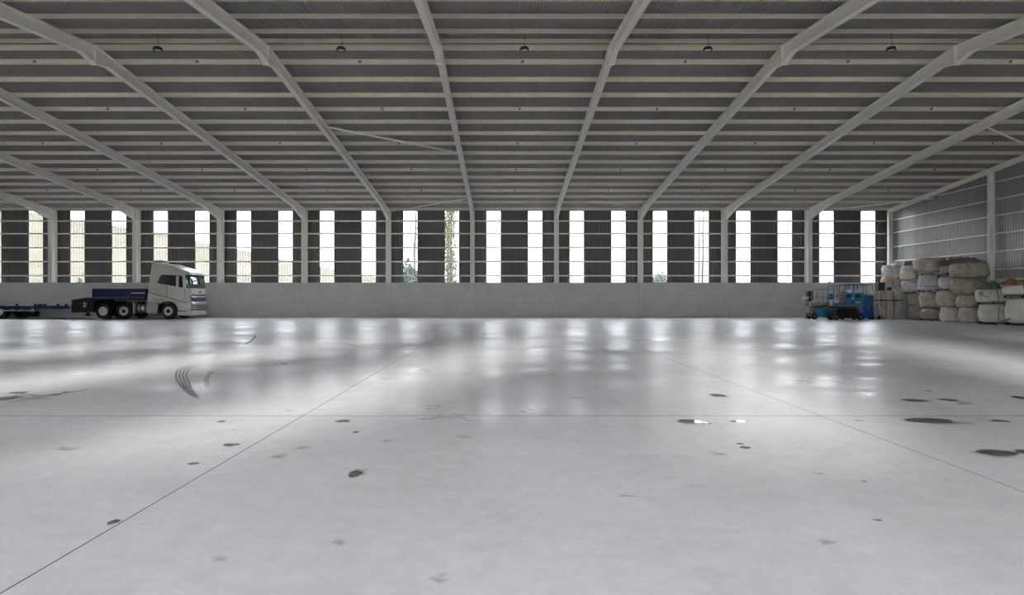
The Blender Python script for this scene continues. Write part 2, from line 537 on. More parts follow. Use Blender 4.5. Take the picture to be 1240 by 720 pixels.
def purlin_mesh(sgn):
    # zed: web with flanges; flange at foot points to the eave
    t = 0.004; h = 0.155; f = 0.07
    s = sgn
    prof = [(0, 0), (s*f, 0 - SL*f), (s*f, 0.02 - SL*f), (s*(f-t), 0.02 - SL*f), (s*(f-t), t - SL*f), (s*t, t), (s*t, h - t), (s*t, h), (-s*f, h + SL*f), (-s*f, h - t + SL*f), (0, h - t)]
    return MB().prism(prof, 'x', X_LEFT + 0.05, X_RIGHT - 0.05).mesh('purlin', M_PURLIN)
pb, pf = purlin_mesh(1), purlin_mesh(-1)
offs = [0.32, 1.45] + [1.45 + 1.553 * k for k in range(1, 15)]
M_BRK = mat('grimy_bracket', (0.2, 0.19, 0.17), 0.7, vary=0.3)
brk_me = MB().lathe([(0.03, -0.06), (0.05, -0.055), (0.055, -0.005)], (0, 0, 0.08), 'y', 10).box((-0.06, -0.02, 0.03), (0.02, -0.005, 0.07)).mesh('bracket', M_BRK)
for k, d in enumerate(offs):
    for sgn in (1, -1):
        y = Y_RIDGE + sgn * d
        o = link('purlin', pb if sgn > 0 else pf, ceil_b if sgn > 0 else ceil_f, (0, y, roof_z(y) + 0.004))
        if k % 3 == 1:
            for x in FX:
                if sgn > 0:
                    link('bracket', brk_me, o, (x + 2.95, -0.0, 0.0))
# eave beam
MB().box((X_LEFT + 0.1, Y_CLAD - 0.20, roof_z(Y_CLAD - 0.2) - 0.0), (X_RIGHT - 0.1, Y_CLAD - 0.13, roof_z(Y_CLAD - 0.2) + 0.2)).build('eave_purlin', M_PURLIN, ceil_b)

# ---- roof braces
def brace(p, q, r, label):
    mb = MB().tube([p, q], r, 8)
    o = mb.build('roof_brace', M_STEEL)
    tag(o, label, 'brace', 'diagonal roof braces')
for x0, x1, nm in ((-8.27, -2.27, 'between the first two frames left of the hall middle'), (21.73, 27.46, 'in the bay beside the right gable wall')):
    brace((x0 + 0.02, 31.0, 9.2), (x1 - 0.05, 34.6, 8.74), 0.045, 'long diagonal tube brace high %s' % nm)
    brace((x0 + 0.16, 48.2, 7.47), (x1 - 0.05, 43.6, 7.74), 0.038, 'thin tube brace at the eave %s' % nm)

# ------------------------------------------------------------------ high-bay lamps under the ridge
M_LENS = mat('frosted_lens', (0.55, 0.55, 0.53), 0.35, vary=0.04)
def lamp_parts(root):
    MB().lathe([(0.05, 0.10), (0.075, 0.095), (0.08, 0.05), (0.125, 0.045), (0.15, 0.03), (0.155, 0.0), (0.15, -0.02), (0.118, -0.02), (0.112, 0.005), (0.02, 0.005)], n=24).build('housing', M_BLACK, root)
    fins = MB()
    for k in range(12):
        a = 2 * PI * k / 12
        fins.box((0.05, -0.004, 0.05), (0.13, 0.004, 0.085), Matrix.Rotation(a, 4, 'Z'))
    fins.build('cooling_fins', M_BLACK, root)
    MB().lathe([(0.01, -0.004), (0.112, -0.004), (0.112, -0.010), (0.01, -0.012)], n=24).build('lens', M_LENS, root)
    hz = 0.62
    h = MB().tube([(0, 0, 0.1), (0, 0, 0.16), (0.02, 0, 0.19), (0, 0, 0.22), (0, 0, hz)], 0.006, 6)
    h.build('hanger', M_BLACK, root)
    MB().tube([(0.01, 0, 0.1), (0.06, 0.01, 0.22), (0.05, 0.0, 0.34), (-0.04, -0.05, hz - 0.05), (-0.2, -0.05, hz)], 0.004, 5).build('power_cable', M_BLACK, root)
LY = Y_RIDGE - 1.45 + 0.05
l0 = thing('high_bay_lamp', '', 'lamp', (0, LY, 9.52), group='black round lamps hanging under the ridge')
lamp_parts(l0)
lamp_lab = ['leftmost of the five', 'second from the left of the five', 'middle one of the five', 'fourth from the left of the five', 'rightmost of the five']
for i, x in enumerate([-14.27, -8.27, -2.27, 3.73, 9.73]):
    o = l0 if i == 0 else copy_tree(l0)
    o.location = (x + 2.93, LY, 9.52)
    o['label'] = 'black round high-bay lamp under the ridge, %s' % lamp_lab[i]

# ------------------------------------------------------------------ wet patches and tyre marks on the floor
def wet_material():
    m = bpy.data.materials.new('wet_concrete'); nt, b = nodes_of(m); N = nt.nodes; L = nt.links
    tc = N.new('ShaderNodeTexCoord'); nz = N.new('ShaderNodeTexNoise'); nz.inputs['Scale'].default_value = 6; nz.inputs['Detail'].default_value = 6
    L.new(tc.outputs['Object'], nz.inputs['Vector'])
    r = N.new('ShaderNodeValToRGB'); e = r.color_ramp.elements
    e[0].position, e[0].color = 0.35, (0.055, 0.052, 0.05, 1); e[1].position, e[1].color = 0.75, (0.13, 0.125, 0.115, 1)
    L.new(nz.outputs['Fac'], r.inputs['Fac']); L.new(r.outputs['Color'], b.inputs['Base Color'])
    b.inputs['Roughness'].default_value = 0.42
    b.inputs['Specular IOR Level'].default_value = 0.25
    return m
M_WET = wet_material()
def stain_material(name, col, strength, rough=0.5):
    """flat stain that thins out towards its rim (attribute 'rim': 0 middle, 1 edge)"""
    m = bpy.data.materials.new(name); nt, b = nodes_of(m); N = nt.nodes; L = nt.links
    b.inputs['Base Color'].default_value = (*col, 1); b.inputs['Roughness'].default_value = rough
    b.inputs['Specular IOR Level'].default_value = 0.3
    at = N.new('ShaderNodeAttribute'); at.attribute_name = 'rim'
    tc = N.new('ShaderNodeTexCoord'); nz = N.new('ShaderNodeTexNoise'); nz.inputs['Scale'].default_value = 9; nz.inputs['Detail'].default_value = 7
    nz.inputs['Roughness'].default_value = 0.7
    L.new(tc.outputs['Object'], nz.inputs['Vector'])
    mr = N.new('ShaderNodeMapRange'); mr.interpolation_type = 'SMOOTHSTEP'
    mr.inputs['From Min'].default_value = 1.0; mr.inputs['From Max'].default_value = 0.25
    mr.inputs['To Min'].default_value = 0.0; mr.inputs['To Max'].default_value = strength
    L.new(at.outputs['Fac'], mr.inputs['Value'])
    n2 = N.new('ShaderNodeMapRange'); n2.inputs['From Min'].default_value = 0.35; n2.inputs['From Max'].default_value = 0.65
    n2.inputs['To Min'].default_value = 0.15; n2.inputs['To Max'].default_value = 1.0
    L.new(nz.outputs['Fac'], n2.inputs['Value'])
    mu = N.new('ShaderNodeMath'); mu.operation = 'MULTIPLY'; mu.use_clamp = True
    L.new(mr.outputs['Result'], mu.inputs[0]); L.new(n2.outputs['Result'], mu.inputs[1])
    L.new(mu.outputs[0], b.inputs['Alpha'])
    return m
M_DAMP = stain_material('damp_concrete', (0.17, 0.165, 0.155), 0.9)
M_FAINT = stain_material('faint_stain', (0.24, 0.235, 0.225), 0.42)
M_RIMWET = stain_material('drying_edge', (0.16, 0.155, 0.145), 0.75)
M_WATER = mat('standing_water', (0.07, 0.068, 0.065), 0.02, vary=0.1, spec=0.5)
M_TYRE_MARK = stain_material('tyre_rubber_mark', (0.14, 0.14, 0.14), 0.75)

def floor_pt(x, y):
    Z = F_PX * CAM_H / (y - H_PX / 2)
    return px(x, Z), Z

def patch(x, y, hw, hh, m=None, seed=0, lobes=0.28, z=0.0015, rz=0.0):
    """irregular flat patch; pixel numbers only say where it lies on the floor"""
    X, Z = floor_pt(x, y)
    a = hw * Z / F_PX
    z1 = F_PX * CAM_H / (y - hh - H_PX / 2); z0 = F_PX * CAM_H / (y + hh - H_PX / 2)
    b = (z1 - z0) / 2
    n = 28; vs = [(0, 0, 0)]
    for k in range(n):
        t = 2 * PI * k / n
        r = 1 + lobes * (noise.noise(Vector((math.cos(t) * 1.3 + seed * 3.7, math.sin(t) * 1.3, seed))) * 1.6)
        vs.append((a * r * math.cos(t), b * r * math.sin(t), 0))
    rim = [tuple(q) for q in vs[1:]]
    mid = [(q[0] * 0.6, q[1] * 0.6, 0) for q in rim]
    vs = [(0, 0, 0)] + mid + rim
    fs = [(0, 1 + k, 1 + (k + 1) % n) for k in range(n)] + [(1 + k, 1 + n + k, 1 + n + (k + 1) % n, 1 + (k + 1) % n) for k in range(n)]
    o = MB().add(vs, fs).build('wet_patch', m or M_WET, floor, (X, Z, z), rz)
    at = o.data.attributes.new('rim', 'FLOAT', 'POINT')
    at.data.foreach_set('value', [0.0] + [0.6] * n + [1.0] * n)
    return o
WET = [(268,510,5.5,1.1),(279.5,538.5,10,1.9),(234,561,7.5,1.3),(138,631.5,7,3.2),(415,509.5,10,1.6),(431,523,4,1.2),(430,573.5,8.5,4.6),
       (869,478.6,10,1.9),(902,541.6,7.5,1.5),(896,537,6,0.9),(1107,484.5,16,2.0),(1149,484,11,1.6),(1125,509,31,3.4),(1212,509.5,11,1.5),
       (1207,548,26,4.2),(1242,547,12,3.0),(1238,481.5,10,2.4),(1046,582.5,3,.7),(1124,473,4,.8),
       (5,482.5,13,3.2),(22,475.2,10,1.2),(68,477.3,7,1.0),(80,474.6,6,.9),(833,509.7,14,2.4),(889,510,5,1.0)]
for i, (x, y, a, b) in enumerate(WET):
    patch(x, y, a * 0.92, b * 0.9, seed=i + 1, lobes=0.2)
    patch(x, y, a * 1.3, b * 1.45, M_RIMWET, seed=i + 1, z=0.001, lobes=0.3)
for i, (x, y, a, b) in enumerate([(846,510.6,5.5,1.5),(857,512.2,4,0.8),(896.5,510.1,5.5,1.2)]):
    o = patch(x, y, a, b, M_WATER, seed=40 + i, z=0.003); o.name = 'puddle'
for i, (x, y, a, b) in enumerate([(1062,629,9.5,2.2),(836,511.5,24,3.8),(1135,511,48,4.4),(1205,550,34,6),(30,481,46,5.0),(434,571,13,6),(853,503,6,.7),(1040,509,7,1.1),(282,520,5,.8)]):
    patch(x, y, a, b, M_FAINT if i not in (0, 6, 7) else M_DAMP, seed=60 + i, z=0.0008, lobes=0.5)
for i, (x, y, a, b) in enumerate([(80,543,22,3.5),(337,552,16,3),(365,542,12,2.4),(270,675,16,4.5),(410,655,14,5),(668,453,6,.8),(270,452,7,.6),(345,440,12,1.4),(350,497,7,.8),(700,481.5,10,1.1),(530,700,20,6),(870,549,18,2.6),(990,573,10,2),(1000,655,16,5),(760,600,14,2.4),(560,529,18,1.6),(470,533,10,2)]):
    patch(x, y, a, b, M_FAINT, seed=90 + i, z=0.0005, lobes=0.7)

def mark(pts_px, w, nm='tyre_mark', m=None, z=0.001):
    P = [Vector((*floor_pt(x, y), 0)) for x, y in pts_px]
    # smooth the path
    Q = []
    for i in range(len(P) - 1):
        p0, p1, p2, p3 = P[max(i-1, 0)], P[i], P[i+1], P[min(i+2, len(P)-1)]
        for k in range(8):
            t = k / 8
            Q.append(0.5 * ((2*p1) + (-p0+p2)*t + (2*p0-5*p1+4*p2-p3)*t*t + (-p0+3*p1-3*p2+p3)*t**3))
    Q.append(P[-1]); vs = []; fs = []
    for i, q in enumerate(Q):
        d = (Q[min(i+1, len(Q)-1)] - Q[max(i-1, 0)]).normalized(); s = Vector((-d.y, d.x, 0)) * w / 2
        vs += [q + s, q - s]
    for i in range(len(Q) - 1): fs.append((2*i, 2*i+1, 2*i+3, 2*i+2))
    o = MB().add(vs, fs).build(nm, m or M_TYRE_MARK, floor, (0, 0, z))
    at = o.data.attributes.new('rim', 'FLOAT', 'POINT')
    at.data.foreach_set('value', [min(1.0, 0.2 + 0.8 * abs(2 * (i // 2) / (len(Q) - 1) - 1) ** 3) for i in range(len(vs))])
    return o
base_arc = [(241,484.5),(226,474),(216,463),(213,454),(217,447),(232,440)]
for d in (0, 4.2, 8.4, 12.6):
    mark([(x + d * (0.25 + 0.75 * min(1, i / 2)), y) for i, (x, y) in enumerate(base_arc)], 0.035)
mark([(310,405),(305,412),(295,417)], 0.10)
mark([(410,414),(440,420),(468,422)], 0.10, m=M_FAINT)
mark([(252,470),(250,458),(258,448)], 0.08, m=M_FAINT)
mark([(245,391),(270,394),(300,393)], 0.2, m=M_FAINT)
mark([(20,476),(60,479),(78,476),(95,473),(108,471)], 0.035, 'crack_line', M_WET)
mark([(10,487),(40,482),(62,478)], 0.03, 'crack_line', M_WET)

# ------------------------------------------------------------------ lorry
M_CABW  = mat('lorry_white_paint', (0.60, 0.585, 0.54), 0.28, vary=0.03, scale=1.0)
M_NAVY  = mat('navy_paint', (0.003, 0.014, 0.065), 0.5, vary=0.15, scale=2, spec=0.25)
M_GLASS = mat('tinted_glass', (0.012, 0.016, 0.017), 0.12, vary=0.1, spec=0.08)
def screen_glass():
    m = bpy.data.materials.new('windscreen_glass'); nt, b = nodes_of(m)
    b.inputs['Base Color'].default_value = (0.03, 0.06, 0.055, 1); b.inputs['Roughness'].default_value = 0.03
    b.inputs['Specular IOR Level'].default_value = 1.0; b.inputs['Coat Weight'].default_value = 0.6
    return m
M_SCREEN = screen_glass()
M_RUBBER = mat('tyre_rubber', (0.018, 0.017, 0.016), 0.8, vary=0.25, scale=8)
M_RIM   = mat('wheel_steel', (0.62, 0.60, 0.56), 0.4, metal=0.2, vary=0.15, scale=5)
M_CHASSIS = mat('chassis_black', (0.010, 0.010, 0.012), 0.6, vary=0.3, spec=0.25)
M_GRILLE = mat('grille_grey', (0.17, 0.185, 0.22), 0.35, metal=0.4, vary=0.1)
M_ALU   = mat('tank_aluminium', (0.55, 0.55, 0.54), 0.3, metal=0.7, vary=0.08)
M_LAMPG = mat('lamp_glass', (0.75, 0.76, 0.78), 0.1, vary=0.05)
M_PALEG = mat('pale_side_panel', (0.46, 0.43, 0.39), 0.6, vary=0.08)

ZT = 45.2                       # near side of the lorry
XF = -20.72                     # front of the bumper
truck = thing('lorry_tractor', 'white high-roof tractor lorry with dark glass parked by the rear wall', 'lorry', (XF, ZT, 0))
# local: x=0 at the front, negative to the rear; y=0 near side .. 2.5 far side
CW = 2.5
def front_x(z):
    pts = [(0.22, -0.02), (0.6, 0.0), (1.2, -0.01), (1.95, -0.06), (2.05, -0.07), (2.95, -0.16), (3.12, -0.24), (3.40, -0.85), (3.62, -1.55), (3.80, -2.15), (3.86, -2.5)]
    for (a, p), (b_, q) in zip(pts[:-1], pts[1:]):
        if a <= z <= b_: return p + (q - p) * (z - a) / (b_ - a)
    return pts[-1][1]
def rear_x(z):
    return -2.98 + max(0, z - 1.0) / 2.86 * 0.38
def cab_ring(z, inset=0.0, round_f=0.34):
    xf, xr = front_x(z), rear_x(z)
    i = inset; pts = []
    r = round_f; w0, w1 = i, CW - i
    pts.append((xr, w0 + 0.06, z)); pts.append((xr + 0.06, w0, z))
    for k in range(6):                         # near front corner
        a = PI / 2 * k / 5
        pts.append((xf - r + r * math.sin(a), w0 + 0.8 * r * (1 - math.cos(a)), z))
    pts.append((xf + 0.05, CW / 2, z))
    for k in range(6):
        a = PI / 2 * (1 - k / 5)
        pts.append((xf - r + r * math.sin(a), w1 - 0.8 * r * (1 - math.cos(a)), z))
    pts.append((xr + 0.06, w1, z)); pts.append((xr, w1 - 0.06, z))
    return pts
zs = [1.10, 1.3, 1.6, 1.95, 2.05, 2.3, 2.6, 2.95, 3.12, 3.40, 3.62, 3.76, 3.84]
ins = {3.12: 0.03, 3.40: 0.06, 3.62: 0.12, 3.76: 0.20, 3.84: 0.34}
MB().loft([cab_ring(z, ins.get(z, 0.0)) for z in zs]).build('cab', M_CABW, truck)
# lower cab with front wheel arch
AX = -1.55
arc = [(AX + 0.62 * math.cos(a), 0.50 + 0.62 * math.sin(a)) for a in [PI * 0.72 - (PI * 0.72) * k / 10 for k in range(11)]]
low = [(-2.10, 1.10), (-0.30, 1.10), (-0.30, 0.24), (AX + 0.62, 0.24)] + arc[::-1] + [(-2.10, 1.0)]
sk = MB()
for y0, y1 in ((0.0, 0.10), (CW - 0.10, CW)): sk.prism(low, 'y', y0, y1)
sk.box((-0.9, 0.1, 0.45), (-0.3, CW - 0.1, 1.10))
sk.build('side_skirt', M_CABW, truck)
# bumper and grille follow the rounded front
def front_strip(z0, z1, out, y0=None, y1=None, n=14, thick=0.05, back=False):
    """panel wrapped on the front between heights"""
    mb = MB(); zz = [z0 + (z1 - z0) * k / 3 for k in range(4)]
    rows = []
    for z in zz:
        ring = cab_ring(z)[2:-2]                 # from near corner round to far corner
        P = [Vector(p) for p in ring]
        c = Vector((-1.2, CW / 2, z))
        rows.append([p + (p - c).normalized() * out for p in P])
    lo = 0 if y0 is None else y0; hi = len(rows[0]) if y1 is None else y1
    rows = [r[lo:hi] for r in rows]
    m = len(rows[0]); vs = [p for r in rows for p in r]; nn = len(vs)
    inner = []
    for r, z in zip(rows, zz):
        c = Vector((-1.2, CW / 2, z))
        inner += [p - (p - c).normalized() * (thick + out) for p in r]
    fs = []
    for i in range(3):
        for k in range(m - 1):
            a = i * m + k
            fs.append((a, a + 1, a + m + 1, a + m)); fs.append((nn + a, nn + a + m, nn + a + m + 1, nn + a + 1))
    for k in range(m - 1):
        fs.append((k, nn + k, nn + k + 1, k + 1)); a = 3 * m + k; fs.append((a, a + 1, nn + a + 1, nn + a))
    for i in range(3):
        a = i * m; fs.append((a, a + m, nn + a + m, nn + a)); a = i * m + m - 1; fs.append((a, nn + a, nn + a + m, a + m))
    mb.add(vs + inner, fs, True)
    return mb
front_strip(0.22, 0.52, 0.03, thick=0.12).build('bumper', M_CABW, truck)
front_strip(0.52, 1.12, 0.008, thick=0.06).build('lower_front', M_CABW, truck)
scr = front_strip(2.03, 2.93, 0.012, 1, 12).build('windscreen', M_SCREEN, truck)
g = front_strip(0.56, 1.05, 0.03, 3, 10).build('lower_grille', M_GRILLE, truck)
for z in (0.66, 0.80, 0.94):
    front_strip(z, z + 0.05, 0.05, 3, 10).build('grille_bar', M_CABW if z > 0.9 else M_ALU, g)
g2 = front_strip(1.16, 1.50, 0.02, 3, 10).build('upper_grille', M_GRILLE, truck)
for z in (1.24, 1.36):
    front_strip(z, z + 0.03, 0.04, 4, 9).build('grille_bar', M_CHASSIS, g2)
front_strip(1.55, 1.62, 0.015, 4, 9).build('front_seam', M_CHASSIS, truck)
MB().lathe([(0.07, 0), (0.07, 0.03), (0.05, 0.035)], (0.02, CW/2, 1.80), 'x', 16).build('round_badge', M_CHASSIS, truck)
for a, b_ in ((1, 4), (9, 12)):
    front_strip(0.70, 1.02, 0.035, a, b_).build('headlight', M_LAMPG, truck)
front_strip(2.92, 3.00, 0.16, 1, 12, thick=0.02).build('sun_visor', M_CABW, truck)
front_strip(3.03, 3.14, 0.02, 4, 9).build('roof_light', M_LAMPG, truck)
MB().box((-2.62, 0.30, 3.86), (-2.1, CW - 0.30, 3.90)).build('roof_lip', M_CABW, truck)
MB().box((-1.9, 0.9, 3.72), (-1.5, 1.6, 3.79)).build('roof_hatch', M_CHASSIS, truck)
# side glass, door lines, mirror (near and far side)
for yy, sg in ((0.0, -1), (CW, 1)):
    def sp(poly, t=0.012):
        a, b_ = yy + sg * 0.002, yy + sg * t
        return MB().prism(poly, 'y', min(a, b_), max(a, b_))
    sp([(-2.22, 2.45), (-2.02, 2.86), (-1.9, 2.93), (-0.62, 2.86), (-0.55, 2.08), (-1.15, 2.18), (-2.22, 2.36)], 0.02).build('side_window', M_GLASS, truck)
    sp([(-2.90, 1.80), (-0.36, 1.10), (-0.36, 1.065), (-2.90, 1.765)]).build('belt_line', M_CHASSIS, truck)
    sp([(-1.63, 1.46), (-1.61, 1.45), (-1.61, 2.24), (-1.63, 2.25)]).build('door_seam', M_DARK, truck)
    sp([(-0.40, 1.10), (-0.385, 1.10), (-0.43, 2.06), (-0.445, 2.06)]).build('door_seam', M_DARK, truck)
    sp([(-2.50, 1.30), (-2.50, 1.26), (-1.75, 1.26), (-1.75, 1.30)], 0.008).build('door_seam', M_DARK, truck)
    # mirrors: pale shell with dark face
    m0, m1 = yy + sg * 0.10, yy + sg * 0.30
    mir = MB().box((-0.86, min(m0, m1), 2.06), (-0.70, max(m0, m1), 2.82)).build('mirror', M_CABW, truck)
    MB().box((-0.695, min(m0, m1) + 0.02, 2.10), (-0.60, max(m0, m1) - 0.02, 2.78)).build('mirror_face', M_CHASSIS, mir)
    MB().tube([(-0.72, yy - sg * 0.02, 2.75), (-0.75, yy + sg * 0.2, 2.78)], 0.025, 6).build('mirror_arm', M_CHASSIS, mir)
    sp([(AX + 0.66, 0.50), (-0.30, 0.50), (-0.30, 0.56), (AX + 0.66, 0.56)], 0.02).build('step', M_DARK, truck)
    a_out = [(AX + 0.68 * math.cos(t), 0.50 + 0.68 * math.sin(t)) for t in [PI * k / 14 for k in range(15)]]
    a_in = [(AX + 0.60 * math.cos(t), 0.50 + 0.60 * math.sin(t)) for t in [PI * (14 - k) / 14 for k in range(15)]]
    sp(a_out + a_in, 0.03).build('wheel_arch', M_CHASSIS, truck)

def wheel(root, x, yc, R=0.52, width=0.32, twin=False, out=-1, nm='wheel'):
    """yc: y of the outer face, out: -1 faces the camera"""
    s = -out
    t = MB().lathe([(R*0.58, 0.0), (R*0.9, 0.0), (R*0.98, 0.03*s), (R, 0.08*s), (R, (width-0.08)*s), (R*0.98, (width-0.03)*s), (R*0.9, width*s), (R*0.58, width*s)], (x, yc, R), 'y', 28, cap=False).build(nm, M_RUBBER, root)
    if twin:
        MB().lathe([(R*0.62, 0.0), (R*0.58, 0.03*s), (R*0.50, 0.09*s), (R*0.38, 0.10*s), (R*0.34, 0.02*s), (R*0.2, 0.02*s), (R*0.19, -0.03*s), (R*0.05, -0.03*s)], (x, yc, R), 'y', 24, cap=False).build('rim', M_RIM, t)
    else:
        MB().lathe([(R*0.62, 0.0), (R*0.58, 0.05*s), (R*0.53, 0.05*s), (R*0.49, -0.02*s), (R*0.28, 0.0), (R*0.24, 0.05*s), (R*0.05, 0.05*s)], (x, yc, R), 'y', 24, cap=False).build('rim', M_RIM, t)
        MB().lathe([(R*0.22, 0.03*s), (R*0.2, -0.04*s), (R*0.05, -0.05*s)], (x, yc, R), 'y', 16).build('hub', M_CHASSIS, t)
    return t
for x, tw in ((AX, False), (-4.50, False), (-5.86, True)):
    wheel(truck, x, 0.05, twin=tw, width=0.32 if not tw else 0.55)
    wheel(truck, x, CW - 0.05, twin=tw, width=0.32 if not tw else 0.55, out=1)
    MB().tube([(x, 0.3, 0.52), (x, CW - 0.3, 0.52)], 0.09, 8).build('axle', M_CHASSIS, truck)
for y in (0.80, 1.60):
    MB().box((-6.9, y, 0.72), (-0.6, y + 0.09, 0.98)).build('chassis_rail', M_CHASSIS, truck)
MB().box((-6.6, 0.82, 0.98), (-5.2, 1.68, 1.16)).build('fifth_wheel', M_CHASSIS, truck)
for x in (-4.50, -5.86):
    for y0, y1 in ((0.03, 0.55), (CW - 0.55, CW - 0.03)):
        a_out = [(x + 0.62 * math.cos(t), 0.52 + 0.60 * math.sin(t)) for t in [PI * (0.12 + 0.76 * k / 12) for k in range(13)]]
        a_in = [(x + 0.59 * math.cos(t), 0.52 + 0.57 * math.sin(t)) for t in [PI * (0.88 - 0.76 * k / 12) for k in range(13)]]
        MB().prism(a_out + a_in, 'y', y0, y1).build('mudguard', M_CHASSIS, truck)
tank = MB().prism([(-2.98, 0.36), (-2.30, 0.36), (-2.24, 0.45), (-2.24, 0.98), (-2.30, 1.06), (-2.98, 1.06)], 'y', 0.06, 0.72).build('tool_locker', M_PALEG, truck)
t2 = MB().lathe([(0.30, 0.0), (0.30, 0.75)], (-3.78, 0.40, 0.70), 'x', 20).build('fuel_tank', M_ALU, truck)
for x in (-3.70, -3.42, -3.16):
    MB().lathe([(0.312, 0.0), (0.312, 0.05)], (x, 0.40, 0.70), 'x', 20).build('tank_strap', M_CHASSIS, t2)
MB().box((-3.0, 0.2, 0.40), (-2.2, CW - 0.2, 0.98)).build('engine_underside', M_CHASSIS, truck)
MB().box((-3.92, 0.10, 0.35), (-3.84, 0.66, 1.05)).build('air_tank_panel', M_PALEG, truck)

# ---- low-bed trailer coupled behind
trailer = thing('low_bed_trailer', 'navy low-bed trailer with raised gooseneck coupled behind the white lorry', 'trailer', (XF, ZT, 0))
goose = [(-7.93, 0.42), (-7.93, 1.24), (-7.0, 1.40), (-3.15, 1.40), (-3.15, 1.28), (-6.45, 1.24), (-6.50, 0.45)]
MB().prism(goose, 'y', 0.04, CW - 0.04).build('gooseneck', M_CHASSIS, trailer)
MB().prism([(-7.95, 1.22), (-7.0, 1.38), (-3.14, 1.38), (-3.14, 1.43), (-7.0, 1.43), (-7.95, 1.27)], 'y', 0.0, CW).build('deck_edge', mat('worn_navy_edge', (0.10, 0.12, 0.17), 0.45, vary=0.4, scale=5), trailer)
bx = MB().box((-6.62, 0.10, 1.43), (-3.12, CW - 0.10, 2.0)).build('headboard_box', M_NAVY, trailer)
MB().box((-4.05, 0.07, 1.43), (-4.02, 0.10, 2.0)).build('box_rib', M_NAVY, bx)
MB().box((-4.0, 0.075, 1.70), (-3.12, 0.10, 1.73)).build('box_rib', M_ALU, bx)
MB().box((-7.15, -0.01, 0.78), (-6.98, 0.04, 0.92)).box((-7.13, -0.01, 0.96), (-7.05, 0.04, 1.10)).box((-7.0, -0.01, 0.97), (-6.94, 0.04, 1.06)).build('valve_block', M_PALEG, trailer)
MB().lathe([(0.09, 0.24), (0.09, 0.42)], (-7.15, 0.5, 0.0), 'z', 12).build('landing_leg', M_CHASSIS, trailer)
MB().lathe([(0.02, 0.18), (0.24, 0.20), (0.24, 0.24), (0.02, 0.26)], (-7.15, 0.5, 0.0), 'z', 14).build('landing_foot', M_CHASSIS, trailer)
MB().box((-18.5, 0.0, 0.66), (-7.6, CW, 0.86)).build('deck', M_NAVY, trailer)
MB().box((-18.5, -0.02, 0.86), (-11.3, CW + 0.02, 0.90)).build('deck_plate', mat('worn_deck', (0.20, 0.20, 0.21), 0.6, vary=0.3, scale=4), trailer)
for x in (-13.4, -11.6, -10.4, -9.75, -8.9, -8.35):
    MB().box((x, -0.03, 0.84), (x + 0.14, 0.06, 1.0)).build('lashing_post', M_NAVY, trailer)
MB().box((-10.35, 0.02, 0.86), (-9.75, 0.2, 0.93)).box((-10.15, 0.02, 0.93), (-9.95, 0.2, 0.99)).build('lashing_ratchet', M_CHASSIS, trailer)
MB().box((-13.0, 0.02, 0.52), (-10.4, 0.06, 0.60)).build('side_guard', M_PALEG, trailer)
MB().box((-10.55, 0.0, 0.48), (-10.45, 0.08, 0.72)).build('side_guard_post', M_PALEG, trailer)
MB().box((-8.05, 0.0, 0.45), (-7.95, 0.1, 0.9)).build('rear_reflector', M_PALEG, trailer)
for x in (-12.75, -14.1, -15.45):
    wheel(trailer, x, 0.04, 0.46, 0.5, True); wheel(trailer, x, CW - 0.04, 0.46, 0.5, True, out=1)
    MB().tube([(x, 0.3, 0.46), (x, CW - 0.3, 0.46)], 0.08, 8).build('axle', M_CHASSIS, trailer)
MB().box((-13.4, 0.0, 0.30), (-13.02, 0.12, 0.80)).build('mudflap', M_NAVY, trailer)
# spare wheel slung below the deck
MB().lathe([(0.25, 0.15), (0.45, 0.15), (0.46, 0.22), (0.46, 0.40), (0.45, 0.46), (0.25, 0.46)], (-11.35, 1.1, 0.0), 'z', 24).build('spare_wheel', M_RUBBER, trailer)

# ------------------------------------------------------------------ bulk bags along the right end wall
from mathutils.bvhtree import BVHTree
def bag_mat(name, col, rough, vary=0.12):
    return mat(name, col, rough, vary=vary, scale=2.2, bump=0.9, bscale=6, spec=0.4, detail=8)
BM = {'white': bag_mat('white_woven_sack', (0.88, 0.87, 0.84), 0.75),
      'cream': bag_mat('cream_woven_sack', (0.76, 0.66, 0.58), 0.7),
      'beige': bag_mat('beige_film_wrap', (0.52, 0.45, 0.38), 0.35, 0.28),
      'brown': bag_mat('brown_film_wrap', (0.40, 0.335, 0.275), 0.35, 0.3),
      'grey':  bag_mat('grey_woven_sack', (0.40, 0.385, 0.355), 0.6),
      'blue':  bag_mat('bluish_grey_sack', (0.60, 0.605, 0.61), 0.5),
      'pale':  bag_mat('off_white_sack', (0.70, 0.68, 0.625), 0.65)}
M_STRAP = mat('black_strap', (0.03, 0.03, 0.03), 0.7)
M_PALLET = mat('dark_pallet_wood', (0.085, 0.062, 0.048), 0.8, vary=0.35, scale=6)
M_PLANK = mat('weathered_plank', (0.34, 0.26, 0.20), 0.75, vary=0.25, scale=5, stretch=(1, 6, 6))

